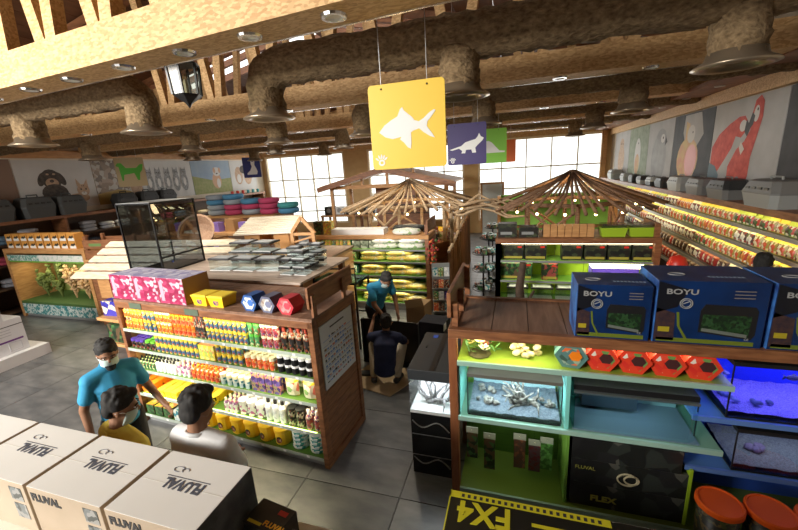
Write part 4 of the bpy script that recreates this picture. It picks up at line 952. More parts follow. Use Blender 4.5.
# little pet houses with slat roofs
def pet_house(label, loc, w, d, h, rz, wall_m, roof_m, n=9, gable=False):
    t = T('pet_house', label, 'pet house', loc, rz)
    MB().box((0, 0, 0), (w*.34, d, h)).build('wall_block', wall_m, t); MB().box((w*.66, 0, 0), (w, .03, h)).build('wall_board', wall_m, t); MB().box((w*.34, d-.03, 0), (w, d, h)).build('wall_board', wall_m, t)
    mb = MB(); mb.tube([(w*.17+.05*math.cos(a), -.004, h*.75+.05*math.sin(a)) for a in [2*PI*q/14 for q in range(15)]], .008, 5); mb.build('door_ring', wood_d, t)
    MB().prism([(w*.27, h*.35), (w*.29, h*.3), (w*.31, h*.35), (w*.29, h*.4)], -.004, -.0005).build('white_emblem', white, t)
    rw = d+.3
    for k in range(n):
        y0 = -.18+rw*k/n; z0 = h+.02+.24*(k/n); y1 = -.18+rw*(k+1)/n-.01; z1 = h+.02+.24*((k+1)/n)
        MB().add([(-.12,y0,z0),(w+.12,y0,z0),(w+.12,y1,z1-.02),(-.12,y1,z1-.02),(-.12,y0,z0+.03),(w+.12,y0,z0+.03),(w+.12,y1,z1+.01),(-.12,y1,z1+.01)], [(3,2,1,0),(4,5,6,7),(0,1,5,4),(1,2,6,5),(2,3,7,6),(3,0,4,7)]).build('roof_slat', roof_m, t)
    for x in (.02, w-.08): MB().prism([(0, h), (d, h), (d, h+.2)], x, x+.06, plane='yz').build('gable_board', wall_m, t)
    return t
amber_w = M('amber_house_wood', (.50, .22, .05), .55, col2=(.58, .28, .08), scale=3)
lt = T('low_display', 'brown low display island under the pet houses', 'stand', (-6.9, 5.85, 0)); MB().box((0, 0, 0), (3.5, 1.5, 1.40)).build('island_body', wood_l, lt); MB().box((-.03, -.03, 1.40), (3.53, 1.53, 1.44)).build('island_top', woodx, lt)
pet_house('amber wooden pet house with whitewashed slat roof in the middle of the shop', (-5.0, 5.95, 1.44), .88, .5, .50, rad(12), amber_w, M('whitewashed_slat', (.72, .62, .48), .7, col2=(.82, .74, .62), scale=3, stretch=(.5, 3, 3)), 9)
t = T('ladder_gable', 'honey wood gable with ladder slats beside the shelf unit', 'pet house', (-4.0, 5.98, 1.44), rad(6))
for x in (0, .42): MB().box((x, 0, -.0), (x+.06, .06, .52)).build('post', wood_l, t)
MB().obox((0, .03, .50), (.24, .03, .80), .06, .05, up=(0, 1, 0)).build('rafter', wood_l, t); MB().obox((.48, .03, .50), (.24, .03, .80), .06, .05, up=(0, 1, 0)).build('rafter', wood_l, t)
MB().box((0, .01, .47), (.48, .05, .52)).build('tie_beam', wood_l, t)
for k in range(3): MB().obox((.06, .03, .05+.15*k), (.42, .03, .14+.15*k), .03, .04, up=(0, 1, 0)).build('slat', wood_l, t)
# slatted roof hut by the glass cabinet
t = T('slat_roof_hut', 'small hut with pale striped slat roof beside the glass cabinet', 'pet house', (-7.85, 4.78, 0), rad(4))
MB().box((.1, .15, 0), (2.7, .7, 1.33)).build('hut_body', wood, t)
for k in range(7): MB().box((.15+k*.36, .13, .9), (.15+k*.36+.28, .15, 1.3)).build('hut_board', wood_l, t)
for k in range(5):
    y0 = -.12+.2*k; z0 = 1.36+.107*k
    MB().add([(-.15,y0,z0),(2.95,y0,z0),(2.95,y0+.14,z0+.075),(-.15,y0+.14,z0+.075),(-.15,y0,z0+.025),(2.95,y0,z0+.025),(2.95,y0+.14,z0+.10),(-.15,y0+.14,z0+.10)], [(3,2,1,0),(4,5,6,7),(0,1,5,4),(1,2,6,5),(2,3,7,6),(3,0,4,7)]).build('roof_slat', wood_p, t)
for x in (0, 1.35, 2.75): MB().obox((x, -.1, 1.335), (x, .88, 1.86), .05, .04).build('roof_rafter', wood, t)
MB().box((.15, .62, 1.33), (2.65, .68, 1.70)).build('hut_back', wood, t)

# ================================================================== LEFT DISPLAY UNIT (bird section)
lu = T('bird_gondola', 'honey wood gondola with green planted vitrine and dog printed cartons on top', 'shelf unit', (-11.7, 5.6, 0))
w = 2.75; d = .9
MB().box((0, 0, 1.60), (w, d, 1.70)).build('top_board', wood_l, lu); 
for x in (0, w-.1): MB().box((x, 0, 0), (x+.1, d, 1.60)).build('side_board', wood_l, lu)
MB().box((.1, d-.04, 0), (w-.1, d, 1.60)).build('back_panel', M('vitrine_green', (.20, .26, .06), .6, col2=(.28, .33, .10), scale=4), lu)
MB().box((.1, 0, .34), (w-.1, d-.04, .40)).build('vitrine_floor', M('vitrine_moss', (.06, .13, .03), .7), lu); MB().box((.1, .02, 1.38), (w-.1, d-.04, 1.42)).build('upper_shelf', limed, lu)
MB().box((.1, .0, 1.42), (1.2, .02, 1.56)).build('shelf_banner', PRINT('banner_print', [(.1,.3,.25),(.6,.65,.6),(.3,.45,.4)], 26), lu); MB().box((1.2, .0, 1.42), (w-.1, .02, 1.56)).build('shelf_banner', PRINT('banner_print_pale', [(.65,.68,.62),(.5,.58,.52),(.7,.7,.66)], 20), lu)
MB().box((.1, .0, .08), (w-.1, .03, .34)).build('lower_banner', PRINT('banner_teal', [(.03,.22,.25),(.5,.62,.6),(.08,.3,.3),(.65,.7,.68)], 24), lu)
MB().box((.1, .04, 0), (w-.1, .06, .08)).build('kick_plate', greym, lu)
area('vitrine_light', (-10.3, 5.85, 1.36), (2.3, .2), 16, (1, .9, .55))
tan = M('dry_plant_tan', (.50, .30, .14), .8, col2=(.65, .45, .25), scale=20); grn = M('dry_plant_green', (.16, .2, .05), .8)
random.seed(31)
def spray(label, loc, n, sp, mat, r=.035):
    mb = MB()
    for q in range(8):
        a = 2*PI*q/8; tip = Vector((sp[0]*1.7*math.cos(a)*random.uniform(.4, 1), sp[1]*1.4*math.sin(a), sp[2]*random.uniform(1.0, 2.0))); md = tip*.5+Vector((0, 0, .08))
        mb.tube([(0, 0, 0), md, tip], [.014, .01, .006], 5)
        for k in range(n//8):
            u = random.uniform(.25, 1.05); p = (Vector((0, 0, 0)).lerp(md, u*2) if u < .5 else md.lerp(tip, u*2-1))+Vector((random.uniform(-.5, .5)*r, random.uniform(-.5, .5)*r, 0))
            mb.sph(p, (r*random.uniform(.7, 1.3), r*.6, r*random.uniform(.5, .9)), 6, 4, 0, Euler((random.uniform(-1, 1), random.uniform(-1, 1), random.uniform(0, 3))).to_matrix())
    zm = min(v[2] for v in mb.v); mb.v = [(x, y, z-zm) for x, y, z in mb.v]
    return tag(mb.build('dried_plant', mat, None, loc), label, 'plant')
for k, x in enumerate((-11.25, -10.75, -10.25, -9.8, -9.4)):
    spray(('green dried plant bundle at the post end of the vitrine', 'mossy green dried plant in the vitrine', 'tall tan dried plant in the middle of the vitrine', 'wide tan dried plant in the vitrine', 'tan dried plant at the hut end of the vitrine')[k], (x, 6.0, .40), 96, (.13, .1, .40), tan if k > 1 else grn, .055)
dogp = PRINT('dog_carton_print', [(.55,.24,.04),(.75,.72,.68),(.05,.04,.03),(.6,.3,.08),(.8,.78,.74)], 14)
for r in range(2):
    for i in range(9):
        t = put(MB().box((-.115, -.1, 0), (.115, .1, .17), ms=[0, 0, 0, 0, 0, 0]).mesh('dog_carton', [M('carton_orange', (.6, .28, .06), .5)]) if (r, i) == (0, 0) else dc_me, 'dog_carton', (-11.50+i*.265, 5.78, 1.70+r*.172), 0, 'orange carton with dog picture, %s layer on the bird gondola' % ('lower', 'upper')[r], 'carton', 'dog cartons %s layer' % ('lower', 'upper')[r])
        if (r, i) == (0, 0):
            dc_me = t.data; mb = MB(); mb.box((-.115, -.1, 0), (.115, .1, .17), 0)
            mb.prism([(-.09, 0.01), (.1, .01), (.1, .07), (.02, .10), (-.09, .06)], -.102, -.1003, 1); mb.prism([(-.06, .07), (-.02, .12), (.04, .11), (.08, .14), (.09, .09), (.03, .06)], -.103, -.1003, 2)
            dc_me = mb.mesh('dog_carton', [M('carton_orange', (.6, .28, .06), .5), M('carton_white_patch', (.75, .74, .72), .5), M('carton_dog_black', (.03, .025, .02), .5)]); t.data = dc_me
# crate beside the dog cartons
t = T('wooden_crate', 'brown slatted wooden crate with green stencil beside the dog cartons', 'crate', (-8.77, 5.5, 1.5), rad(8))
for k in range(2): MB().box((0, 0, .02+.22*k), (1.25, .03, .20+.22*k)).build('slat', wood, t); MB().box((0, .5, .02+.22*k), (1.25, .53, .20+.22*k)).build('slat', wood, t)
for x in (0, 1.19):
    for y in (.03, .44): MB().box((x, y, 0), (x+.06, y+.06, .5)).build('corner_post', wood, t)
MB().box((0, .03, 0), (1.25, .5, .02)).build('crate_floor', wood, t)
for x in (.15, .75): MB().box((x, -.003, .29), (x+.3, 0, .35)).build('stencil', M('stencil_green', (.12, .2, .06), .6), t)
t = T('crate_stand', 'wooden stand under the slatted crate', 'stand', (-8.77, 5.5, 0), rad(8)); MB().box((0, 0, 0), (1.3, .9, 1.46)).build('stand_body', wood, t); MB().box((-.03, -.03, 1.46), (1.33, .93, 1.50)).build('stand_top', wood_l, t)
# white cartons on a white plinth at the far left (their printed sides face the aisle)
pl = T('white_plinth', 'low white plinth carrying a stack of white cartons', 'plinth', (-9.7, 2.2, 0), rad(1)); MB().box((0, 0, 0), (1.3, 2.05, .20)).build('plinth_body', white, pl); MB().box((.02, 2.05, .0), (1.28, 2.065, .19)).build('plinth_end', plaster, pl)
for i, (y, z, ll_) in enumerate(((2.5, .20, .72), (3.27, .20, .78), (2.55, .82, .7), (3.20, .82, .6))):
    t = T('printed_carton', 'white carton with purple stripe, %s' % ('lower one away from the plinth end', 'lower one at the plinth end', 'upper one away from the plinth end', 'upper one at the plinth end')[i], 'carton', (-8.55, y, z), rad(91), 'cartons on the plinth')
    hh = .62 if z < .5 else .40; ww = ll_
    MB().box((0, 0, 0), (ww, .6, hh)).build('carton_body', M('white_gloss_carton', (.78, .79, .82), .4), t, bevel=.004)
    pv = M('violet_stripe', (.16, .04, .25), .5); pg_ = M('grey_print_line', (.5, .5, .55), .5)
    MB().box((.03, -.002, hh*.36), (ww-.05, -.0005, hh*.41)).build('stripe_print', pv, t); MB().box((.0, -.002, hh*.80), (ww, -.0005, hh*.82)).build('line_print', inkd, t)
    for q in range(3): MB().box((.08, -.002, hh*(.70-.08*q)), (ww-.2, -.0005, hh*(.715-.08*q))).build('line_print', pg_, t)
    MB().tube([(ww-.1, -.002, .05), (ww-.1, -.002, hh*.3), (ww-.28, -.002, hh*.34), (ww-.28, -.002, .05), (ww-.1, -.002, .05)], .004, 4).build('tank_outline_print', pg_, t)

# ================================================================== LEFT WALL: ledge, carriers, posters, racks
lw = T('textile_rack', 'long dark rack along the wall of dog posters', 'shelf unit', (XL+.01, 5.0, 0))
MB().box((0, 0, 2.22), (.55, 11.2, 2.30)).build('ledge', wood, lw)
for z in (.1, .7, 1.25, 1.75): MB().box((0, 0, z-.04), (.6, 11.2, z)).build('shelf', wood_d, lw)
MB().box((0, 0, .1), (.02, 11.2, 2.22)).build('back_panel', wood_d, lw)
for k in range(6): MB().box((0, k*2.2, 0), (.58, k*2.2+.06, 2.22)).build('upright', wood, lw)
area('wall_rack_light', (-11.9, 12.0, 2.15), (.2, 7), 45, (1, .82, .5), (0, rad(-15), 0))
def carrier(label, loc, rz, body, top, s=1.0, group=None):
    t = T('pet_carrier', label, 'pet carrier', loc, rz, group); w, d, h = .52*s, .34*s, .36*s
    mb = MB(); c = .05*s
    def ringv(ww, dd, z): return [(-ww+c, -dd, z), (ww-c, -dd, z), (ww, -dd+c, z), (ww, dd-c, z), (ww-c, dd, z), (-ww+c, dd, z), (-ww, dd-c, z), (-ww, -dd+c, z)]
    def loft(secs, m):
        b = MB(); 
        for ww, dd, z in secs: b.v.extend(ringv(ww, dd, z))
        for j in range(len(secs)-1):
            for i in range(8): b.f.append([j*8+i, j*8+(i+1) % 8, (j+1)*8+(i+1) % 8, (j+1)*8+i]); b.m.append(0)
        b.f.append(list(range(8))[::-1]); b.m.append(0); b.f.append([(len(secs)-1)*8+i for i in range(8)]); b.m.append(0); return b
    loft([(w*.44, d*.44, 0), (w*.5, d*.5, h*.5)], 0).build('tray', body, t, smooth=False)
    loft([(w*.51, d*.51, h*.5), (w*.51, d*.51, h*.56), (w*.5, d*.5, h*.6), (w*.42, d*.42, h*.95), (w*.36, d*.34, h)], 0).build('hood', top, t)
    MB().tube([(-w*.15, 0, h), (-w*.15, 0, h+.035*s), (w*.15, 0, h+.035*s), (w*.15, 0, h)], .012*s, 6).build('handle', body, t)
    for q in range(4): MB().box((-w*.32+q*w*.18, -d*.505, h*.66), (-w*.32+q*w*.18+w*.1, -d*.45, h*.74)).build('vent_slot', black, t)
    return t
cg1 = M('carrier_dark_grey', (.06, .065, .065), .5); cg2 = M('carrier_black', (.025, .026, .027), .5); cg3 = M('carrier_pale_grey', (.30, .31, .30), .5); cg4 = M('carrier_mid_grey', (.16, .16, .155), .5)
lc = [(5.85, 1.5, cg1), (6.75, 1.5, cg1), (7.55, 1.45, cg1), (9.2, 1.3, cg2), (10.0, 1.3, cg2), (10.75, 1.3, cg2)]
ll = ['dark grey pet carrier under the ape poster', 'dark grey pet carrier at the near edge of the dog and kitten poster', 'dark grey pet carrier under the kitten on the poster', 'black pet carrier below the brick street poster', 'black pet carrier below the tan dog sign', 'black pet carrier at the near edge of the kittens poster']
for (y, s, m), l in zip(lc, ll): carrier(l, (-12.17, y, 2.30), rad(90), m, m, s)
# goods in the wall rack: folded textiles, packs
random.seed(41)
cols = [M('textile_%d' % i, c, .9) for i, c in enumerate([(.08,.09,.12),(.35,.36,.4),(.12,.2,.28),(.4,.05,.09),(.03,.03,.035),(.5,.45,.35),(.09,.14,.05)])]
cn = ['charcoal', 'light grey', 'slate blue', 'dark red', 'black', 'beige', 'moss green']
fold = [MB().lathe([(.7, 0), (1, .02), (1, .08), (.7, .1)], 10, sx=.22, sy=.16).mesh('folded_pad', c) for c in cols]
for z in (.7, 1.25, 1.75):
    y = 5.3
    while y < 15.5:
        i = random.randrange(7)
        for q in range(random.choice((1, 2, 3))): put(fold[i], 'folded_pad', (-12.15, y, z+q*.1), rad(90), '%s folded pad on the wall rack' % cn[i], 'pet pad', '%s pads on the wall rack' % cn[i])
        y += random.uniform(.47, .6)
# posters: flat prints on the wall
def poster(name, label, side, y0, y1, z0, z1, bgm, shapes):
    """shapes: list of (material, [(u,v)...]) with u,v in 0..1 as seen by a viewer inside the room"""
    W_ = y1-y0; H_p = z1-z0
    if side < 0: t = T(name, label, 'poster', (XL+.004, y0, z0), rad(90))     # local +x = +Y, local -y faces +X
    else: t = T(name, label, 'poster', (XR-.004, y1, z0), rad(-90))
    MB().box((0, -.012, 0), (W_, 0, H_p)).build('panel', bgm, t)
    mb = MB(); ms = []
    for k, (m, pts) in enumerate(shapes):
        if m not in ms: ms.append(m)
        e = -.0125-.0006*k; mb.add([(u*W_, e, v*H_p) for u, v in pts], [list(range(len(pts)))], ms.index(m))
    if shapes: mb.build('print', ms, t)
    return t
blk = M('print_dark_fur', (.035, .028, .024), .7, col2=(.09, .07, .055), scale=14); tanf = M('print_tan_fur', (.38, .24, .15), .7, col2=(.5, .36, .25), scale=14); gryf = M('print_grey_fur', (.16, .16, .16), .7, col2=(.34, .34, .34), scale=18); whf = M('print_white', (.6, .58, .55), .7)
brf = M('print_brown', (.12, .05, .03), .7, col2=(.2, .09, .05), scale=5); pp = M('poster_grey_white', (.50, .49, .47), .6, col2=(.55, .54, .52), scale=2)
poster('ape_poster', 'dark reddish brown poster of an ape face', -1, 5.2, 6.66, 2.45, 3.82, brf, [(M('ape_dark', (.05, .025, .018), .7), ell(.35, .45, .33, .36)), (M('ape_face', (.22, .12, .07), .7), ell(.38, .42, .2, .24)), (MATS['ape_dark'], ell(.3, .5, .05, .03)), (MATS['ape_dark'], ell(.48, .5, .05, .03)), (MATS['ape_dark'], ell(.4, .3, .1, .03))])
poster('puppy_kitten_poster', 'pale poster of a dark puppy and a tabby kitten', -1, 6.68, 8.62, 2.45, 3.8, pp, [(blk, ell(.42, .62, .13, .2)), (blk, ell(.30, .62, .05, .14, a=-.25)), (blk, ell(.545, .62, .05, .14, a=.25)), (tanf, ell(.42, .54, .085, .10)), (blk, ell(.42, .58, .028, .03)), (tanf, ell(.385, .72, .02, .018)), (tanf, ell(.465, .72, .02, .018)), (blk, ell(.43, .34, .17, .18)), (tanf, ell(.36, .2, .07, .06)), (tanf, ell(.5, .2, .06, .06)), (tanf, ell(.81, .36, .09, .13)), (tanf, [(.73, .44), (.73, .62), (.79, .48)]), (tanf, [(.83, .48), (.89, .60), (.89, .42)]), (tanf, ell(.72, .2, .16, .1)), (blk, ell(.78, .38, .014, .02)), (blk, ell(.85, .38, .014, .02)), (whf, ell(.81, .29, .04, .04)), (blk, [(.795, .47), (.80, .40), (.805, .47)]), (blk, [(.82, .47), (.825, .40), (.83, .47)]), (blk, ell(.81, .315, .01, .01)), (blk, [(.62, .24), (.63, .16), (.64, .24)]), (blk, [(.68, .27), (.69, .17), (.70, .27)]), (blk, ell(.39, .66, .015, .02)), (blk, ell(.46, .66, .015, .02))])
poster('street_poster', 'brown poster of a brick street with dry grass', -1, 8.64, 9.75, 2.45, 3.8, PRINT('street_print', [(.2,.13,.08),(.3,.22,.16),(.4,.36,.3),(.12,.08,.05)], 9), [(M('dry_grass_print', (.4, .27, .09), .7), [(0, 0), (1, 0), (1, .26), (.6, .32), (0, .24)])])
sh = []
for k in range(5):
    cx = .14+.17*k; sh += [(gryf, ell(cx, .42, .075, .26)), (gryf, ell(cx, .68, .06, .09)), (gryf, [(cx-.055, .72), (cx-.045, .84), (cx-.01, .74)]), (gryf, [(cx+.055, .72), (cx+.045, .84), (cx+.01, .74)]), (blk, ell(cx-.02, .69, .01, .015)), (blk, ell(cx+.02, .69, .01, .015)), (whf, ell(cx, .42, .03, .12))]
poster('kittens_poster', 'pale poster with a row of grey kittens', -1, 10.2, 12.4, 2.45, 3.8, pp, sh)
poster('tabby_poster', 'brownish poster strip beside the row of kittens', -1, 9.77, 10.18, 2.45, 3.8, tanf, [(blk, ell(.5, .6, .3, .15))])
poster('bulldog_poster', 'poster of a white and tan bulldog on grass under blue sky', -1, 12.42, 14.6, 2.45, 3.8, M('sky_print', (.25, .34, .46), .7, col2=(.32, .4, .48), scale=2), [(M('grass_print', (.22, .26, .08), .7, col2=(.3, .3, .12), scale=8), [(0, 0), (1, 0), (1, .45), (.5, .4), (0, .55)]), (M('bulldog_tan', (.55, .33, .2), .7), ell(.6, .38, .12, .25)), (whf, ell(.62, .66, .1, .14)), (MATS['bulldog_tan'], ell(.56, .7, .03, .09)), (MATS['bulldog_tan'], ell(.7, .7, .03, .09)), (blk, ell(.62, .6, .025, .02)), (whf, ell(.64, .3, .05, .15))])
poster('puppies_poster', 'pale poster with two tan puppies beside the windows', -1, 14.62, 16.4, 2.45, 3.8, pp, [(tanf, ell(.3, .5, .15, .3)), (tanf, ell(.65, .5, .16, .32)), (blk, ell(.5, .7, .14, .14)), (whf, ell(.3, .4, .08, .15)), (blk, ell(.65, .65, .05, .05))])
for k in range(6): put(MB().lathe([(.06, 0), (.065, .14), (.03, .16)], 8).mesh('jar', [red, teal][k//3]), 'jar', (-12.2, 14.2+.36*k, 2.30), 0, '%s jar on the wall ledge under the puppies poster' % ('red', 'teal')[k//3], 'jar', '%s jars on the ledge' % ('red', 'teal')[k//3])
# pet beds gondola at the left rear
bg_ = T('pet_bed_gondola', 'wide wooden gondola stacked with round pet beds near the windows', 'shelf unit', (-11.4, 11.4, 0))
MB().box((0, 0, 1.60), (3.2, 1.3, 1.68)).build('top_board', wood_l, bg_)
for z in (.1, .6, 1.1): MB().box((0, 0, z-.04), (3.2, 1.3, z)).build('shelf', wood_l, bg_)
for x in (0, 1.55, 3.1): MB().box((x, 0, 0), (x+.1, 1.3, 1.60)).build('upright', wood, bg_)
area('bed_shelf_light', (-9.8, 11.5, 1.57), (3, .3), 18, (1, .8, .45))
bedc = [('grey', M('bed_grey', (.32, .36, .4), .9)), ('raspberry', M('bed_raspberry', (.5, .06, .14), .9)), ('blue', M('bed_blue', (.08, .25, .42), .9)), ('teal', M('bed_teal', (.06, .3, .3), .9))]
bm_ = [MB().lathe([(.18, .03), (.28, .0), (.36, .03), (.38, .08), (.35, .125), (.27, .12), (.2, .07), (.02, .06)], 14).mesh('pet_bed', c) for _, c in bedc]
for b in bm_: b.shade_smooth()
for i, st in enumerate(((0, 0, 2, 0), (1, 1, 0, 2), (0, 1, 2), (1, 1, 1), (2, 3))):
    for q, c in enumerate(st): put(bm_[c], 'pet_bed', (-11.0+.78*i, 11.9, 1.68+.19*q), q, '%s round pet bed in the stacks on the rear gondola' % bedc[c][0], 'pet bed', '%s pet beds' % bedc[c][0], scale=(1, 1, 1.5))
random.seed(43)
for z in (.1, .6, 1.1):
    for i in range(13):
        k = random.choice(['ye_bag', 'or_pack', 'pu_box']); me = K[k][0]
        put(me, me.name, (-11.15+.225*i, 11.62+.05*(i % 2), z), random.uniform(-.2, .2), '%s on the rear pet bed gondola shelves' % {'ye_bag': 'yellow bag', 'or_pack': 'orange topped carton', 'pu_box': 'purple carton'}[k], 'goods', 'small goods on the bed gondola %s' % k, scale=1.5)
# crates and purple packs between
ms_ = T('mid_gondola', 'brown gondola with crates and purple packs behind the pet house', 'shelf unit', (-10.3, 8.3, 0))
MB().box((0, 0, 1.50), (4.3, 1.0, 1.57)).build('top_board', wood_l, ms_); MB().box((.05, .05, 0), (4.25, .95, 1.5)).build('carcass', wood_d, ms_)
MB().box((0, 0, 1.05), (4.3, .05, 1.1)).build('shelf_edge', wood_l, ms_); MB().box((0, 0, .55), (4.3, .05, .6)).build('shelf_edge', wood_l, ms_)
random.seed(44)
pl_ = [('orange brown wicker basket', MB().lathe([(.16, 0), (.2, .02), (.26, .18), (.27, .22), (.24, .22), (.18, .04), (.02, .03)], 14).mesh('basket', M('wicker', (.32, .13, .04), .8, col2=(.2, .08, .03), scale=40)), 'basket'),
       ('lilac foil pack', MB().box((-.16, -.1, 0), (.16, .1, .26)).mesh('lilac_pack', M('lilac', (.22, .14, .42), .5)), 'pack'), ('brown kraft box', MB().box((-.2, -.13, 0), (.2, .13, .34)).mesh('kraft_box', M('kraft_brown', (.34, .18, .07), .7)), 'box'), ('dark grey bag', K['ye_bag'][0], 'bag')]
for i in range(9):
    k = (2, 1, 2, 0, 1, 2, 1, 0, 2, 1, 2, 1)[i]
    put(pl_[k][1], pl_[k][1].name, (-10.0+.47*i, 8.75+.1*(i % 2)-.1, 1.57), random.uniform(-.3, .3), '%s on the brown mid shop gondola' % pl_[k][0], pl_[k][2], '%s set on mid gondola' % pl_[k][0])
put(MB().lathe([(.2, 0), (.24, .02), (.36, .26), (.38, .30), (.34, .30), (.26, .05), (.02, .04)], 18).mesh('wicker_bed', M('wicker_pale', (.38, .24, .16), .8, col2=(.24, .14, .08), scale=40)), 'wicker_bed', (-6.35, 6.3, 1.86), 0, 'round brown wicker pet basket tilted on the display island', 'basket', rot=(rad(60), 0, rad(20)))
put(MB().lathe([(.14, 0), (.3, .03), (.34, .10), (.3, .11), (.12, .05), (.01, .04)], 16).mesh('wicker_tray', M('wicker_red', (.28, .09, .02), .7, col2=(.18, .06, .02), scale=40)), 'wicker_tray', (-10.4, 6.25, 1.70), 0, 'oval reddish wicker tray behind the dog cartons', 'basket', scale=(1.5, 1, 1.6))
# goods lying on the display island around the pet house
random.seed(46)
for i in range(14):
    k = i % 4; me = [pl_[1][1], pl_[2][1], K['te_box'][0], K['ye_tub'][0]][k]
    put(me, me.name, (-6.65+.26*(i % 6), 5.98+.38*(i//6), 1.44), random.uniform(-.4, .4), '%s on the pet house island' % ('lilac foil pack', 'brown kraft box', 'teal carton', 'yellow tub')[k], 'goods', 'goods on the island %d' % k)
# distant tables by the windows
for i, x in enumerate((-7.9, -6.1)):
    t = T('far_table', 'low wooden table with dark appliances near the windows, %s' % ('by the left window pillar', 'in front of the centre windows')[i], 'table', (x, 14.2, 0)); MB().box((0, 0, 1.2), (1.6, .8, 1.27)).build('table_top', wood_l, t)
    for a in (.02, 1.5):
        for b in (.02, .7): MB().box((a, b, 0), (a+.08, b+.08, 1.2)).build('leg', wood, t)
    for q in range(3):
        u = T('appliance', 'dark boxy appliance on a far table near the windows', 'appliance', (x+.3+.5*q, 14.6, 1.27), 0, 'far appliances'); MB().box((-.2, -.2, 0), (.2, .2, .34), 0).build('case', [cg2, whitem][q % 2], u, bevel=.03); MB().prism(ell(0, .18, .1, .1, 12), -.204, -.2).build('dial', greym, u)

# ================================================================== CENTRE UNIT WITH GREEN SHELVES
cg = T('bird_food_gondola', 'wooden shelf unit with brightly lit green shelves of food bags', 'shelf unit', (-4.47, 7.38, 0))
w = 2.77; d = .75; CZ = [1.34, 1.07, .76, .43, .14]
MB().box((0, 0, 1.57), (w, d, 1.65)).build('top_board', wood_l, cg)
for x in (0, w-.08): MB().box((x, 0, 0), (x+.08, d, 1.57)).build('side_board', wood, cg)
MB().box((.08, .5, .1), (w-.08, .52, 1.57)).build('back_panel', M('green_back', (.22, .40, .05), .6), cg); MB().box((.5, .494, 1.36), (w-.08, .4995, 1.57)).build('aqua_panel', aqua, cg)
for z in CZ:
    s = MB().box((.08, .02, z-.025), (w-.08, .5, z)).build('shelf', limed, cg); MB().box((.08, 0, z-.03), (w-.08, .02, z+.005)).build('shelf_edge', greym, s)
    area('bird_food_light', (-4.47+w/2, 7.38+.08, z+.225), (2.4, .06), 6.5, (1, .93, .66), (rad(-30), 0, 0))
MB().box((.08, .02, 0), (w-.08, .04, .11)).build('kick_plate', greym, cg)
def flatbag(name, m1, m2, sx=.33, sy=.18, h=.125):
    me = MB().lathe([(.35, 0), (.9, .1*h), (1, .45*h), (.85, .85*h), (.4, h)], 14, ms=[0, 0, 0, 1, 1], sx=sx, sy=sy).mesh(name, [m1, m2]); me.shade_smooth(); return me
fbm = [flatbag('seed_bag', PRINT('seed_bag_yellow', [(.75,.6,.12),(.7,.66,.35),(.3,.42,.1),(.8,.72,.5),(.75,.5,.1)], 14), PRINT('seed_bag_pale', [(.75,.68,.4),(.8,.75,.55),(.6,.5,.2)], 12)), flatbag('seed_bag', PRINT('seed_bag_white', [(.7,.7,.62),(.6,.65,.55),(.3,.45,.2),(.75,.72,.66)], 14), PRINT('seed_bag_white2', [(.75,.75,.7),(.55,.62,.5)], 10))]
for k, z in enumerate(CZ):
    for i, x in enumerate((1.45, 2.05, 2.4) if k else (1.75, 2.35)):
        for q in range(2 if i < 2 else 1):
            put(fbm[0 if k else 1], 'seed_bag', (-4.47+x+.02*q, 7.62, z+.112*q), .1*q, ('white seed bag lying on the aqua backed shelf' if k == 0 else 'yellow seed bag lying on the %s lit green shelf' % ('', 'second', 'third', 'fourth', 'lowest')[k]), 'bag', 'seed bags on green shelf %d' % (k+1))
for i in range(9):
    t = T('hanging_pouch', 'small yellow pouch hanging on the top green shelf', 'pouch', (-4.32+.095*i, 7.55, 1.52), 0, 'hanging pouches'); MB().box((-.035, -.012, -.16), (.035, .012, 0)).build('pouch', [p_ye, p_bl, p_ye][i % 3], t); MB().tube([(0, .32, -.01), (0, -.02, -.01)], .003, 4).build('hook', steel, t)
for i in range(3): put(MB().box((-.09, -.08, 0), (.09, .08, .17)).mesh('grey_carton', PRINT('grey_green_print', [(.25,.28,.22),(.5,.5,.42),(.12,.14,.1)], 20)), 'grey_carton', (-3.38+.2*i, 7.6, 1.34), 0, 'grey green carton on the top lit shelf', 'carton', 'grey green cartons')
for k, z in enumerate(CZ[1:4]):
    for i in range(4): put(MB().box((-.11, -.1, 0), (.11, .1, .19)).mesh('food_carton', [p_gr, p_te, p_dk][k]) if i == 0 else o_.data, 'food_carton', (-4.22+.235*i, 7.6, z), 0, '%s food carton on the lit green shelves' % ('green', 'teal', 'dark')[k], 'carton', 'food cartons row %d' % k); o_ = bpy.context.scene.collection.objects[-1]
tag(MB().box((0, 0, 0), (1.25, .3, .12)).build('white_long_box', white, None, (-3.95, 7.5, 1.65)), 'long white box lying on the green shelf unit', 'box')
put(flatbag('black_sack', M('black_sack', (.02, .022, .02), .5), M('black_sack2', (.03, .03, .03), .5), .4, .2, .15), 'black_sack', (-2.25, 7.93, 1.65), 0, 'black sack lying behind the white bag on top', 'bag')
put(fbm[1], 'seed_bag', (-2.2, 7.55, 1.65), .0, 'white printed seed bag lying on top of the green shelf unit', 'bag')
for i in range(2): put(carton('dark_tin_box', .2, .16, .3, [p_dk, p_ye][i]), 'dark_tin_box', (-4.3+.24*i, 7.62, 1.65), 0, '%s box at the gable frame end of the green shelf unit' % ('black green', 'yellow')[i], 'box')
MB().box((w-.05, .05, 1.70), (w-.02, d+.1, 1.95)).build('ridge_board', wood, cg); MB().box((w-.1, .1, 1.65), (w-.05, .16, 1.85)).build('ridge_post', wood, cg)
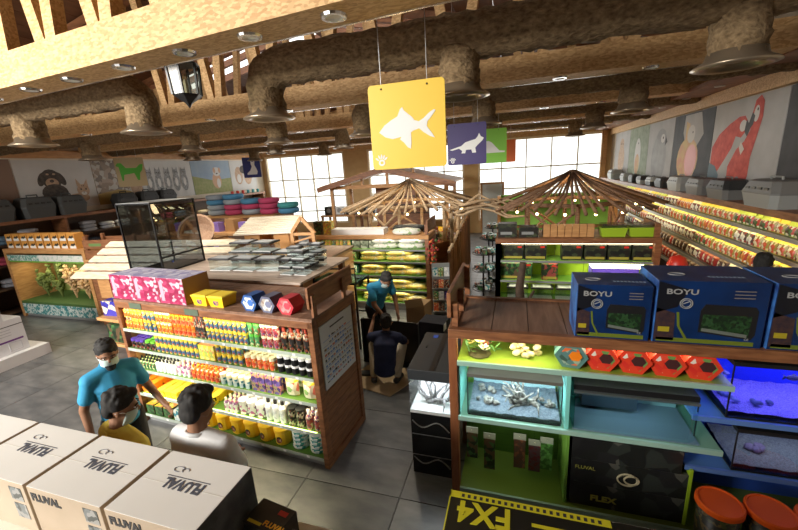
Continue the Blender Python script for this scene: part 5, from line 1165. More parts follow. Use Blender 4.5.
# garland on the right end
t = T('flower_garland', 'hanging garland of dark red flowers on the shelf unit end', 'garland', (-1.62, 7.40, 1.58)); random.seed(9); mb = MB()
for k in range(70): mb.sph((random.gauss(0, .06), random.gauss(0, .04)-.03, -random.uniform(.02, .62)), random.uniform(.02, .035), 6, 4, random.choice((0, 0, 1, 2)))
mb.tube([(0, 0, 0), (0, -.02, -.6)], .008, 5, 1); mb.build('blossoms', [M('dark_red_bloom', (.3, .02, .02), .7), M('garland_leaf', (.05, .12, .03), .7), M('orange_bloom', (.5, .12, .03), .7)], t)['kind'] = 'stuff'
t = T('leaflet_rack', 'narrow leaflet rack with colourful booklets beside the green shelves', 'rack', (-1.60, 7.10, 0), rad(10)); MB().box((0, .12, 0), (.36, .15, 1.1)).build('rack_back', greym, t)
for r in range(4):
    for c in range(3): MB().box((.02+c*.115, .04, .1+r*.25), (.12+c*.115, .06, .28+r*.25)).build('booklet', [p_rd, p_bk, p_te, p_gr, p_wb, p_pu, p_bk][(r*3+c) % 7], t)
    MB().box((0, .02, .09+r*.25), (.36, .12, .1+r*.25)).build('rack_ledge', greym, t)

# ================================================================== STICK ROOFED PAVILIONS
bark = M('peeled_stick', (.32, .20, .11), .8, col2=(.5, .37, .23), scale=12, stretch=(1, 1, 4)); barkd = M('dark_stick', (.15, .075, .04), .8, col2=(.28, .16, .09), scale=12, stretch=(1, 1, 4))
def pavilion(label, c, R, za, ze, n, mat, floor_z, seed, bulbs=12):
    random.seed(seed); t = T('stick_pavilion', label, 'pavilion', (c[0], c[1], floor_z)); za -= floor_z; ze -= floor_z
    for k in range(n):
        a = 2*PI*k/n+random.uniform(-.06, .06); rr = R*random.uniform(.95, 1.12); p1 = Vector((rr*math.cos(a), rr*math.sin(a), ze+random.uniform(-.05, .05)-.06)); p0 = Vector((.06*math.cos(a), .06*math.sin(a), za+random.uniform(-.02, .05)))
        m_ = (p0+p1)/2+Vector((random.uniform(-.06, .06), random.uniform(-.06, .06), random.uniform(-.05, .02)))
        MB().tube([p0, m_, p1], [.022, .026, .034], 7).build('roof_stick', mat, t, smooth=True)
    for k in range(6):
        a0 = PI/3*k+PI/6; a1 = a0+PI/3; P = [Vector((R*.66*math.cos(a), R*.66*math.sin(a), 0)) for a in (a0, a1)]
        MB().cyl(P[0], P[0]+Vector((0, 0, ze)), .05, .045, 8).build('post', mat, t); MB().cyl(P[0]+Vector((0, 0, ze)), P[1]+Vector((0, 0, ze)), .045, .045, 8).build('eave_pole', mat, t)
        if k % 2: MB().cyl(P[0]+Vector((0, 0, .05)), P[1]+Vector((0, 0, ze-.1)), .03, .03, 6).build('brace', mat, t); MB().cyl(P[1]+Vector((0, 0, .05)), P[0]+Vector((0, 0, ze-.1)), .03, .03, 6).build('brace', mat, t)
    MB().sph((0, 0, za+.02), (.12, .12, .06), 8, 5).build('apex_knot', mat, t)
    for k in range(bulbs):
        a = 2*PI*k/bulbs+.2; b = MB().sph((R*.86*math.cos(a), R*.86*math.sin(a), ze-.12), .028, 8, 5).build('light_bulb', bulb, t); MB().cyl((R*.86*math.cos(a), R*.86*math.sin(a), ze-.10), (R*.86*math.cos(a), R*.86*math.sin(a), ze), .008, n=5).build('bulb_holder', black, b)
    l = bpy.data.lights.new('pavilion_lamp', 'POINT'); l.energy = 60; l.color = (1, .72, .38); l.shadow_soft_size = .3; lo = bpy.data.objects.new('pavilion_lamp', l); COL.objects.link(lo); lo.location = (c[0], c[1], floor_z+ze+.1)
    return t
pc1 = (-2.72, 9.9); pc2 = (1.18, 9.3)
for i, (c, r, l, hh) in enumerate(((pc1, 1.2, 'wooden round island under the pale stick roof', 1.15), (pc2, 1.25, 'wooden round island under the dark stick roof', 1.15))):
    t = T('pavilion_base', l, 'island', (c[0], c[1], 0)); MB().lathe([(r, 0), (r, hh-.06), (r+.05, hh-.06), (r+.05, hh)], 12).build('island_drum', wood, t)
pavilion('pale peeled stick roof pavilion behind the green shelf unit', pc1, 1.75, 2.66, 2.08, 46, bark, 1.15, 3)
pavilion('dark brown stick roof pavilion behind the aquarium gondola', pc2, 1.62, 2.68, 2.06, 44, barkd, 1.15, 4, 16)
random.seed(50)
gk = [('dark bottle', K['bk_tall'][0]), ('yellow pouch', K['ye_bag'][0]), ('white tub', K['wh_tub'][0]), ('teal carton', K['te_box'][0])]
for i in range(16):
    a = PI+PI*i/15; k = i % 4; put(gk[k][1], gk[k][1].name, (pc1[0]+1.0*math.cos(a), pc1[1]+1.0*math.sin(a), 1.15), a, '%s on the island under the pale stick roof' % gk[k][0], 'goods', 'goods under the pale roof %d' % k, scale=1.7)
for i in range(8):
    a = PI+.2+(PI-.4)*i/7; k = i % 3
    if k == 0: put(MB().lathe([(.11, 0), (.13, .14), (.14, .15), (.1, .15)], 10).mesh('plant_pot', M('pot_brown', (.2, .09, .04), .7)), 'plant_pot', (pc2[0]+1.0*math.cos(a), pc2[1]+1.0*math.sin(a), 1.15), 0, 'brown pot under the dark stick roof', 'pot', 'pots under the dark roof')
    else: put(MB().box((-.17, -.12, 0), (.17, .12, .26)).mesh('dark_kit_box', p_dk), 'dark_kit_box', (pc2[0]+1.0*math.cos(a), pc2[1]+1.0*math.sin(a), 1.15), a+PI/2, 'dark kit box under the dark stick roof', 'box', 'kit boxes under the dark roof')
# log walled aisle side
t = T('log_fence', 'wall of upright brown logs with a pale branch rail along the centre aisle', 'fence', (-1.42, 8.3, 0)); random.seed(6)
for k in range(30):
    y = .12*k; hh = 1.15+.02*k*.6; MB().cyl((random.uniform(-.01, .01), y, 0), (random.uniform(-.015, .015), y, hh+random.uniform(-.04, .04)), .062, .055, 8).build('log', M('brown_log', (.20, .09, .035), .8, col2=(.32, .16, .07), scale=6, stretch=(3, 3, .4), rnd=.25), t)
MB().tube([(0, -.2, 1.14), (.02, .5, 1.26), (0, 1.3, 1.36), (.02, 2.4, 1.55), (0, 3.5, 1.7)], .035, 7).build('branch_rail', M('pale_branch', (.55, .44, .32), .8), t)
for k in range(4): MB().cyl((0, .3+1.0*k, 0), (0, .3+1.0*k, 1.95), .05, .045, 8).build('tall_post', bark, t)
for k in range(3): MB().cyl((0, .3+k, 1.5), (0, 1.3+k, 1.92), .03, .03, 6).build('diagonal_stick', bark, t)
# branches bridging the aisle between the pavilions
t = T('branch_arch', 'twisted branches bridging the aisle between both stick roofs', 'branches', (-1.35, 8.75, 1.98)); random.seed(12)
for k in range(6):
    pts = [(-.1+.32*q+random.uniform(-.04, .04), random.uniform(-.25, .25)+.05*k, .05*k-.12*abs(q-2)*.5+random.uniform(-.08, .08)) for q in range(6)]; MB().tube(pts, [.04, .036, .034, .03, .026, .02], 6).build('branch', bark, t, smooth=True)
# gable roofed hut beyond
t = T('gable_hut', 'honey wood market hut with wide gable roof near the windows', 'hut', (-6.2, 11.9, 0))
for x in (.05, 4.05):
    for y in (0, 1.6): MB().box((x, y, 0), (x+.1, y+.1, 2.5)).build('post', wood_l, t)
for sg in (-1, 1):
    for k in range(8):
        x0 = 2.1+sg*(2.3*k/8); x1 = 2.1+sg*(2.3*(k+1)/8-.015); z0 = 3.05-.55*k/8; z1 = 3.05-.55*(k+1)/8
        MB().add([(x0,-.3,z0),(x1,-.3,z1),(x1,2.0,z1),(x0,2.0,z0),(x0,-.3,z0+.05),(x1,-.3,z1+.05),(x1,2.0,z1+.05),(x0,2.0,z0+.05)], [(3,2,1,0),(4,5,6,7),(0,1,5,4),(1,2,6,5),(2,3,7,6),(3,0,4,7)]).build('roof_board', wood_l, t)
    MB().obox((2.1, -.32, 3.0), (2.1+sg*2.35, -.32, 2.44), .06, .16).build('barge_board', wood, t)
MB().box((.1, .02, 2.42), (4.1, .1, 2.54)).build('tie_beam', wood_l, t)
for x in (1.2, 2.1, 3.0): MB().box((x, .02, 2.54), (x+.08, .1, 2.95)).build('king_post', wood_l, t)
MB().box((1.2, 1.4, 0), (3.2, 1.5, 2.4)).build('hut_back', wood, t)
for k in range(3): MB().box((1.2, 1.3, 1.4+.3*k), (3.2, 1.4, 1.44+.3*k)).build('shelf', wood_d, t)

# ================================================================== SECOND AQUARIUM UNIT
r2 = T('terrarium_gondola', 'brown shelf unit with lime green panels and dark kit boxes', 'shelf unit', (-.34, 6.75, 0))
w = 2.55; d = .8
MB().box((0, 0, 1.61), (w, d+.1, 1.70)).build('top_board', wood, r2)
for x in (0, .0, w-.09): MB().box((x, 0, 0), (x+.09, .1, 1.61)).build('post', wood, r2)
MB().box((0, .1, 0), (.04, d, 1.61)).build('side_board', wood, r2); MB().box((w-.04, .1, 0), (w, d, 1.61)).build('side_board', wood, r2)
for k in range(5): MB().box((.04+k*.495, .45, .1), (.04+k*.495+.488, .47, 1.61)).build('lime_panel', lime, r2)
for z in (1.30, .93, .56):
    s = MB().box((.04, .02, z-.025), (w-.04, .45, z)).build('shelf', limed, r2); MB().box((.09, .0, z-.03), (w-.09, .02, z+.006)).build('shelf_edge', greym, s)
for z, px in ((1.60, 5), (1.27, 5), (.90, 5)):
    MB().box((.1, .08, z-.012), (w-.1, .11, z)).build('light_strip', lamp_w, r2)
    area('terrarium_light', (-.34+w/2, 6.75+.12, z-.02), (2.3, .06), px, (1, .95, .6), (rad(-25), 0, 0))
def kit(label, x, z, w_, h_, pm, group=None):
    t = T('kit_box', label, 'box', (-.34+x, 6.98, z), 0, group); MB().box((-w_/2, -.12, 0), (w_/2, .12, h_)).build('box_body', pm, t); MB().box((w_/2-.1, -.122, h_-.05), (w_/2-.03, -.1203, h_-.02)).build('red_mark', red, t)
    MB().box((-w_/2+.02, -.122, .02), (w_/2-.02, -.1203, .06)).build('yellow_strip', M('dull_yellow', (.4, .33, .05), .5), t)
dkp = PRINT('kit_print', [(.012,.014,.012),(.03,.035,.02),(.05,.06,.03),(.02,.015,.012)], 16)
for i in range(2): kit('dark kit box on the upper lime shelf at the aisle end', .30+.38*i, 1.30, .36, .26, dkp, 'kit boxes aisle end')
for i in range(4): kit('dark kit box on the upper lime shelf, %s' % ('next to the bare lime panel', 'second from the bare lime panel', 'third from the bare lime panel', 'at the end post by the wall aisle')[i], 1.27+.36*i, 1.30, .33, .26, dkp, 'row of four kit boxes')
kit('broad dark kit box with plant picture on the second lime shelf', .36, .93, .55, .30, PRINT('kit_plants', [(.01,.03,.01),(.03,.09,.02),(.05,.14,.04),(.1,.06,.03)], 22)); kit('narrow dark kit box on the second lime shelf', .93, .93, .26, .29, PRINT('kit_flowers', [(.02,.04,.02),(.04,.08,.02),(.3,.06,.05)], 22))
t = tank('violet_tank', 'dark small tank with violet glow on the second lime shelf', 1.25, 2.05, 6.8, 7.15, .93, 1.18, black, glass, back=M('violet_back', (.10, .05, .45), .5), lid=lamp_w)
for i in range(3): small_tank('small glass tank with black lid on the low lime shelf', (.0+.42*i+.05, 6.95, .56), .36, .24, .2, 0, 'tanks on the low lime shelf')
# tree trunk ornament
mb = MB(); mb.tube([(0, 0, 0), (.02, 0, .4), (-.02, .02, .9), (.03, 0, 1.35)], [.16, .09, .07, .055], 9); mb.tube([(0, 0, .35), (-.14, -.02, .5), (-.26, 0, .62)], [.05, .035, .02], 7); mb.tube([(0, .0, .6), (.14, -.02, .72), (.22, .02, .86)], [.045, .03, .02], 7)
for a in (0, 1.3, 2.6, 3.9, 5.2): mb.tube([(0, 0, .12), (.18*math.cos(a), .12*math.sin(a), .06), (.26*math.cos(a), .16*math.sin(a), .02)], [.07, .045, .02], 6)
tag(mb.build('tree_stump', M('dark_root', (.05, .03, .02), .8, col2=(.09, .055, .035), scale=9), None, (.10, 6.42, 0), 0, True), 'dark gnarled tree trunk ornament in front of the lime shelves', 'ornament')
# on top: boxes, planter, bins
for i in range(2): t = T('kit_box', 'black kit box on top of the lime shelf unit, %s' % ('by the aisle', 'next to the slatted planter')[i], 'box', (-.14+.36*i, 7.0, 1.70), 0); MB().box((-.16, -.14, 0), (.16, .14, .24-.06*i)).build('box_body', dkp, t); MB().box((-.12, -.142, .05), (.08, -.1405, .1)).build('label', greym, t)
t = T('slat_planter', 'brown slatted wooden planter on the lime shelf unit', 'planter', (.46, 6.88, 1.70)); 
for k in range(7): MB().box((.115*k, 0, 0), (.115*k+.105, .02, .22)).build('slat', wood_l, t)
MB().box((0, .02, 0), (.8, .3, .18)).build('planter_box', wood, t)
for i in range(2):
    t = T('green_bin', 'lime plastic bin with clear lid on the lime shelf unit, %s' % ('beside the planter', 'at the wall side end')[i], 'bin', (1.55+.42*i, 7.0, 1.70), 0, 'lime bins')
    me = tub('bin', .39, .26, .15, lime, lime); put(me, 'bin_body', (0, 0, 0), parent=t); MB().box((-.18, -.12, .15), (.18, .12, .21)).build('clear_lid', GLASS('clear_plastic', (.8, .82, .78), .25, .15), t)
MB().box((w-.06, .05, 1.70), (w-.02, d, 1.92)).build('ridge_board', wood, r2); MB().box((w-.1, .05, 1.70), (w-.06, .1, 1.92)).build('ridge_post', wood, r2)
for i in range(1): rock('orange_ornament', 'orange brown sponge ornament at the wall end of the lime shelves', (2.36, 6.5, 0), 20, (.12, .08, 1.1), .09, M('sponge_brown', (.3, .14, .04), .8), 33)
tag(MB().lathe([(.08, 0), (.12, .03), (.14, .16), (.1, .26), (.02, .3)], 12).build('red_ball_ornament', red, None, (2.36, 6.5, 1.19), 0, True), 'round red ornament on the sponge ornament', 'ornament')
# unit behind under dark roof: green panel
t = T('green_rear_unit', 'lime panelled rear shelf unit behind the dark stick roof', 'shelf unit', (-.5, 10.9, 0)); MB().box((0, .3, 0), (3.0, .35, 2.1)).build('green_panel', limed, t)
for z in (.6, 1.2, 1.75): MB().box((0, 0, z), (3.0, .3, z+.04)).build('shelf', wood, t)
for x in (0, 2.92): MB().box((x, 0, 0), (x+.08, .3, 2.1)).build('post', wood_l, t)
area('rear_unit_light', (1.0, 10.7, 2.1), (2.6, .1), 6, (1, .9, .5), (rad(-60), 0, 0))
# wire racks standing in the aisle
for i, y in enumerate((7.6, 9.2, 10.8)):
    t = T('wire_rack', 'dark tiered wire rack in the centre aisle, %s' % ('nearest the lime unit', 'middle one', 'farthest, by the door')[i], 'rack', (-.62, y, 0))
    MB().cyl((0, 0, 0), (0, 0, 1.35), .02, n=6).build('pole', blackm, t)
    for z in (.12, .5, .9, 1.25): 
        mb = MB()
        for rr in (.28, .20, .12): mb.tube([(rr*.8*math.cos(a), rr*math.sin(a), z) for a in [2*PI*q/14 for q in range(15)]], .008, 4)
        mb.cyl((-.22, 0, z), (.22, 0, z), .007, n=4); mb.cyl((0, -.28, z), (0, .28, z), .007, n=4); mb.build('wire_tray', blackm, t)
        for q in range(5): a = 2*PI*q/5+z; MB().box((.13*math.cos(a)-.05, .16*math.sin(a)-.05, z+.01), (.13*math.cos(a)+.05, .16*math.sin(a)+.05, z+.1)).build('small_box', [p_dk, p_te, p_bk][q % 3], t)
# door in the back wall at the end of the aisle
dr = T('door_1', None, None, (-1.5, YB-.06, 0)); dr['kind'] = 'structure'
MB().box((0, 0, 0), (.08, .05, 2.2)).build('door_post', wood_l, dr); MB().box((.92, 0, 0), (1.0, .05, 2.2)).build('door_post', wood_l, dr); MB().box((.08, 0, 2.12), (.92, .05, 2.2)).build('door_head', wood_l, dr); MB().box((.08, .02, 0), (.92, .03, 2.12)).build('door_pane', M('pale_door', (.6, .65, .68), .3), dr)

# ================================================================== RIGHT WALL: slanted lit shelves of bags
rw = T('bag_rack', 'long lit rack of colourful bags below the parrot posters', 'shelf unit', (0, 4.6, 0))
RL = 11.9
MB().box((3.1, 0, 2.13), (XR-.01, RL, 2.22)).build('ledge', wood, rw)
RS = [(3.16, 1.90), (3.12, 1.65), (3.08, 1.39), (3.04, 1.13), (3.0, .86)]
MB().box((XR-.06, 0, .5), (XR-.01, RL, 2.13)).build('back_panel', M('warm_back', (.45, .36, .16), .6), rw)
for k in range(5): MB().box((3.35, k*2.95, 0), (XR-.06, k*2.95+.05, 2.13)).build('upright', greym, rw)
for k, (x, z) in enumerate(RS):
    s = MB(); s.add([(x, 0, z-.03), (XR-.06, 0, z+.02), (XR-.06, RL, z+.02), (x, RL, z-.03), (x, 0, z-.015), (XR-.06, 0, z+.035), (XR-.06, RL, z+.035), (x, RL, z-.015)], [(3,2,1,0),(4,5,6,7),(0,1,5,4),(1,2,6,5),(2,3,7,6),(3,0,4,7)])
    so = s.build('shelf', greym, rw); MB().box((x-.012, 0, z-.04), (x, RL, z+.012)).build('shelf_lip', M('lip_metal', (.55, .55, .5), .3, .5), so)
    zt = (2.12 if k == 0 else RS[k-1][1]-.05)
    a = area('bag_wall_light', (x+.05, 4.6+RL/2, zt), (.05, RL-.4), 9 if k < 3 else 6, (1, .85, .45)); a.rotation_euler = (0, rad(-22), 0)
MB().box((3.1, 0, 0), (XR-.01, RL, .5)).build('base_cabinet', wood_d, rw)
bagk = []
def bagcols(n, cs, top): return bag('pet_food_bag', .17, .20, .10, PRINT(n, cs, 26), top)
lt_ = M('lime_top', (.5, .58, .06), .4); ot_ = M('amber_top', (.8, .42, .04), .4)
bagk = [('yellow topped', bagcols('bag_y', [(.55,.08,.03),(.75,.6,.3),(.1,.05,.03),(.85,.75,.5),(.3,.25,.05)], ylid)), ('cream', bagcols('bag_w', [(.75,.7,.58),(.3,.05,.04),(.2,.26,.08),(.8,.76,.65),(.1,.06,.05)], cream)), ('amber topped', bagcols('bag_o', [(.55,.15,.03),(.78,.7,.5),(.12,.05,.02),(.7,.35,.06),(.4,.05,.03)], ot_)), ('lime topped', bagcols('bag_l', [(.06,.12,.03),(.75,.72,.5),(.35,.4,.06),(.1,.05,.03),(.5,.06,.04)], lt_)), ('red', bagcols('bag_r', [(.42,.04,.025),(.2,.03,.02),(.75,.65,.5),(.3,.03,.03)], M('bag_red_top', (.45, .12, .05), .5))), ('dark brown', bagcols('bag_d', [(.10,.045,.03),(.16,.07,.04),(.7,.6,.45),(.05,.03,.02)], M('bag_brown_top', (.16, .09, .05), .5)))]
random.seed(77)
for k, (x, z) in enumerate(RS):
    y = 5.1; run = 0; kc = random.randrange(4)
    while y < 13.2:
        if run <= 0: run = random.randint(1, 4); kc = random.choice([0, 0, 1, 3, 2, 3, 0, 1] if k < 3 else [4, 5, 5, 1, 5, 4])
        nm, me = bagk[kc]; run -= 1
        o = put(me, 'pet_food_bag', (x+.085, y, z+.001), 0, '%s pet food bag on the %s shelf of the wall rack' % (nm, ('highest', 'second', 'middle', 'fourth', 'lowest')[k]), 'bag', '%s bags on rack shelf %d' % (nm, k+1), rot=(rad(-8+random.uniform(-4, 3)), random.uniform(-.05, .05), rad(-90+random.uniform(-9, 9))), scale=(1.0, 1.1, random.uniform(1.02, 1.22) if k else random.uniform(.9, 1.02)))
        y += .172
    mb = MB(); yy = 13.3
    while yy < 16.3: mb.box((x+.03, yy, z), (x+.12, yy+.15, z+.17), random.randrange(4)); yy += .17
    o = mb.build('distant_bags', [yellow, cream, orange, MATS['lime_top']], rw); o['kind'] = 'stuff'
# carriers on the ledge
rc = [(6.25, 1.95, cg3, cg4, 'large pale grey pet carrier with green leaf mark'), (7.45, 1.7, cg4, cg2, 'brown grey pet carrier with black hood beside the large one'), (8.35, 1.6, cg4, cg4, 'rounded mid grey pet carrier with blue tag'), (9.3, 1.6, cg3, cg3, 'pale grey dome pet carrier below the cockatoo poster'), (10.3, 1.2, cg2, cg2, 'small black pet carrier below the grey parrot poster'), (11.0, 1.2, cg2, cg3, 'small black pet carrier with pale hood'), (11.8, 1.2, cg3, cg2, 'small pale pet carrier with black hood'), (12.6, 1.2, cg2, cg2, 'small black pet carrier below the green bird poster'), (13.5, 1.3, cg3, cg3, 'pale pet carrier near the window corner'), (15.0, 1.7, cg3, cg3, 'pale round pet carrier at the window corner')]
for y, s, b, tp, l in rc:
    t = carrier(l, (3.255, y, 2.22), rad(-90), b, tp, s*.62)
    for c in t.children: pass
    if 'leaf' in l: MB().prism([(-.02, .05), (.03, .05), (.005, .11)], -.098, -.094).build('leaf_mark', M('leaf_mark_green', (.1, .3, .1), .5), t) 
    t.scale = (1.25, 1, .82)
redf = M('print_macaw_red', (.42, .04, .03), .7, col2=(.58, .09, .06), scale=9); drk = M('print_poster_dark', (.03, .032, .035), .7, col2=(.06, .06, .065), scale=3); gpale = M('print_grey_pale', (.36, .35, .34), .7, col2=(.44, .43, .42), scale=2); sage = M('print_sage', (.20, .25, .16), .7, col2=(.3, .34, .24), scale=6)
gpl2 = M('print_grey_mid', (.28, .28, .28), .7, col2=(.36, .36, .36), scale=4); yelf = M('print_pale_yellow', (.62, .48, .22), .7, col2=(.6, .3, .2), scale=5); bluef = M('print_steel_blue', (.12, .18, .22), .7)
beak = M('print_beak', (.6, .55, .5), .7)
Z0, Z1 = 2.25, 3.77
poster('macaws_poster', 'grey poster of two red macaws nuzzling', 1, 6.75, 8.77, Z0, Z1, gpale, [
 (redf, [(.02,.30),(.02,.52),(.12,.66),(.28,.76),(.42,.82),(.50,.82),(.55,.76),(.54,.66),(.48,.6),(.40,.62),(.36,.5),(.26,.36),(.14,.2),(.02,.16)]), (whf, ell(.49,.72,.05,.06)), (drk, [(.53,.78),(.60,.70),(.57,.6),(.52,.66)]), (bluef, [(.0,.0),(.0,.34),(.12,.3),(.2,.2),(.2,.0)]),
 (redf, [(.36,.02),(.34,.3),(.44,.48),(.54,.56),(.60,.66),(.60,.84),(.62,.95),(.68,.99),(.73,.93),(.74,.78),(.70,.58),(.66,.40),(.66,.2),(.6,.02)]), (whf, ell(.655,.82,.035,.08)), (drk, [(.60,.84),(.57,.74),(.58,.66),(.63,.72),(.64,.8)]), (bluef, [(.40,.0),(.40,.14),(.52,.2),(.62,.12),(.62,.0)]), (blk, ell(.665,.86,.01,.015)), (beak, [(.5,.56),(.56,.48),(.52,.42),(.48,.5)])])
poster('cockatoo_poster', 'dark poster of a pale yellow and pink parrot', 1, 8.79, 10.68, Z0, Z1, drk, [(gpale, [(.3,.98),(.7,.98),(.8,.7),(.62,.5),(.38,.55),(.28,.75)]), (yelf, ell(.45, .38, .28, .3)), (yelf, [(.36,.6),(.5,.66),(.44,.86),(.34,.9)]), (M('print_pink', (.55, .25, .2), .7), ell(.55, .36, .15, .22)), (whf, ell(.5, .72, .1, .12)), (drk, ell(.54, .74, .012, .015))])
poster('grey_parrot_poster', 'pale poster of a grey parrot', 1, 10.70, 12.5, Z0, Z1, gpale, [(gpl2, ell(.5, .4, .3, .4)), (gpl2, ell(.55, .72, .2, .16)), (whf, ell(.62, .72, .08, .07)), (drk, ell(.63, .73, .02, .02)), (drk, [(.72,.76),(.8,.66),(.72,.6)])])
poster('green_bird_poster', 'green leafy poster of a pale bird', 1, 12.52, 14.38, Z0, Z1, sage, [(whf, ell(.5, .45, .16, .35)), (yelf, ell(.5, .3, .12, .2)), (drk, ell(.52, .7, .02, .02))])
poster('owl_poster', 'pale poster of a brown bird beside the windows', 1, 14.40, 16.3, Z0, Z1, gpale, [(tanf, ell(.5, .4, .22, .32)), (tanf, ell(.5, .72, .14, .14)), (drk, ell(.45, .74, .02, .02)), (drk, ell(.56, .74, .02, .02))])
poster('dark_bird_poster', 'dark poster with a brownish bird at the frame edge', 1, 4.9, 6.73, Z0, Z1, drk, [(tanf, ell(.6, .5, .25, .35)), (gpl2, ell(.6, .75, .15, .12))])

# ================================================================== PEOPLE
def remesh(mb, name, mat, vox, parent, sm=4, fac=.5):
    me = mb.mesh(name+'_raw', mat); o = bpy.data.objects.new(name+'_raw', me); COL.objects.link(o)
    r = o.modifiers.new('r', 'REMESH'); r.mode = 'VOXEL'; r.voxel_size = vox; r.use_smooth_shade = True
    s = o.modifiers.new('s', 'SMOOTH'); s.iterations = sm; s.factor = fac
    dg = bpy.context.evaluated_depsgraph_get(); nm = bpy.data.meshes.new_from_object(o.evaluated_get(dg))
    bpy.data.objects.remove(o); nm.name = name; nm.materials.clear(); nm.materials.append(mat); nm.shade_smooth()
    q = bpy.data.objects.new(name, nm); COL.objects.link(q); q.parent = parent
    return q
def hand(mb, wr, fwd, nrm, side, curl=.5, s=1.0):
    """palm + five fingers; fwd = direction of the fingers, nrm = palm normal, side = +1 right hand (thumb on -sidev)"""
    f = Vector(fwd).normalized(); n = Vector(nrm); n = (n-f*n.dot(f)).normalized(); v = f.cross(n).normalized()*side
    wr = Vector(wr)
    for a in (-.026, -.009, .009, .026): mb.capsule(wr+v*a*.55*s, wr+f*.085*s+v*a*s, .017*s, .0125*s, 8)
    for a, L in ((-.03, .068), (-.010, .078), (.010, .072), (.029, .056)):
        p = wr+f*.088*s+v*a*s; d1 = (f*math.cos(curl*.6)+n*math.sin(curl*.6)); d2 = (f*math.cos(curl*1.5)+n*math.sin(curl*1.5)); d3 = (f*math.cos(curl*2.3)+n*math.sin(curl*2.3))
        p1 = p+d1*L*.45*s; p2 = p1+d2*L*.32*s; p3 = p2+d3*L*.25*s
        mb.capsule(p, p1, .0095*s, .009*s, 7); mb.capsule(p1, p2, .009*s, .0085*s, 7); mb.capsule(p2, p3, .0085*s, .007*s, 7)
    t0 = wr+f*.03*s-v*.022*s; t1 = t0+(f*.6-v*.7+n*.3).normalized()*.042*s; t2 = t1+(f*.9-v*.1+n*.4).normalized()*.034*s
    mb.capsule(t0, t1, .0135*s, .011*s, 7); mb.capsule(t1, t2, .011*s, .0085*s, 7)
def person(label, loc, rz, J, skin, shirt, pants, hair_m, mask=None, beard=False, look=(0, 0, 0), scale=1, sleeve=.62, shoe=None, curl=(.6, .6), hold=None, collar=True, vox=.0095):
    """local frame: facing +Y, +X = own right hand side... J overrides joints"""
    t = T('person', label, 'person', loc, rz); t.scale = (scale,)*3
    j = dict(pel=(0, 0, .95), wai=(0, .0, 1.10), che=(0, .01, 1.30), nek=(0, -.01, 1.47), hed=(0, .02, 1.63),
             sr=(.172, 0, 1.405), er=(.225, -.02, 1.13), wr=(.24, .08, .90), sl=(-.172, 0, 1.405), el=(-.225, -.02, 1.13), wl=(-.24, .08, .91),
             hr=(.09, 0, .93), kr=(.10, .02, .50), ar=(.10, -.02, .09), hl=(-.09, 0, .93), kl=(-.10, .02, .50), al=(-.10, -.02, .09), fr=(0, 1, 0), fl=(0, 1, 0))
    j.update(J); V = {k: Vector(v) for k, v in j.items()}
    b = MB()
    HR = Euler(look).to_matrix(); hc = V['hed']
    def hp(x, y, z): return hc+HR@Vector((x, y, z))
    # head
    b.sph(hp(0, -.01, .025), (.076, .093, .095), 16, 12, 0, HR); b.sph(hp(0, .022, -.045), (.058, .066, .072), 14, 10, 0, HR); b.sph(hp(0, .055, -.09), (.03, .028, .022), 10, 8, 0, HR)
    b.sph(hp(0, .098, -.022), (.013, .018, .024), 8, 6, 0, HR); b.sph(hp(0, .082, .012), (.05, .014, .010), 10, 6, 0, HR)
    b.sph(hp(.077, -.008, -.012), (.010, .022, .033), 8, 6, 0, HR); b.sph(hp(-.077, -.008, -.012), (.010, .022, .033), 8, 6, 0, HR)
    b.sph(hp(0, .083, -.063), (.026, .012, .010), 8, 6, 0, HR)
    b.capsule(V['nek']-Vector((0, 0, .03)), hp(0, -.015, -.05), .058, .052)
    # torso
    sd = (V['sr']-V['sl']).normalized()
    def slab(mb, c0, c1, a0, b0, a1, b1, n=6, g=0):
        ax = (c1-c0).normalized(); fwv = ax.cross(sd)*-1
        for i in range(n+1):
            u = i/n; c = c0.lerp(c1, u); a = a0+(a1-a0)*u+g; bb = b0+(b1-b0)*u+g
            R = Matrix((sd, ax.cross(sd).normalized(), ax)).transposed(); mb.sph(c, (a, bb, .075+g), 14, 8, 0, R)
    def torso(mb, g=0):
        slab(mb, V['pel'], V['wai'], .155, .115, .145, .105, 4, g); slab(mb, V['wai'], V['che'], .145, .105, .165, .118, 5, g); slab(mb, V['che'], (V['sr']+V['sl'])/2-Vector((0, 0, .02)), .165, .118, .15, .085, 4, g)
        mb.capsule(V['sr'], V['nek']-Vector((0, 0, .025)), .062+g, .062+g); mb.capsule(V['sl'], V['nek']-Vector((0, 0, .025)), .062+g, .062+g)
    torso(b)
    for s, e, w in (('sr', 'er', 'wr'), ('sl', 'el', 'wl')): b.capsule(V[s], V[e], .052, .041); b.capsule(V[e], V[w], .040, .027)
    for h, k, a in (('hr', 'kr', 'ar'), ('hl', 'kl', 'al')): b.capsule(V[h], V[k], .082, .056); b.capsule(V[k], V[a], .052, .038)
    for e, w, sdn, cu in (('er', 'wr', 1, curl[0]), ('el', 'wl', -1, curl[1])):
        fw_ = (V[w]-V[e]).normalized(); nn = Vector((-sdn, .0, 0)) if abs(fw_.z) > .5 else Vector((0, 0, -1)); hand(b, V[w], fw_, nn, -sdn if abs(fw_.z) > .5 else sdn, cu)
    remesh(b, 'body', skin, vox if vox else .008, t, 3)
    # shirt
    m = MB(); torso(m, .013); slab(m, V['pel'], V['che'], .162, .122, .168, .12, 6); 
    m.sph(V['pel']+Vector((0, 0, -.02)), (.168, .13, .09), 14, 8)
    for s, e in (('sr', 'er'), ('sl', 'el')): m.capsule(V[s], V[s].lerp(V[e], sleeve), .064, .064)
    so = remesh(m, 'shirt', shirt, .012, t, 3)
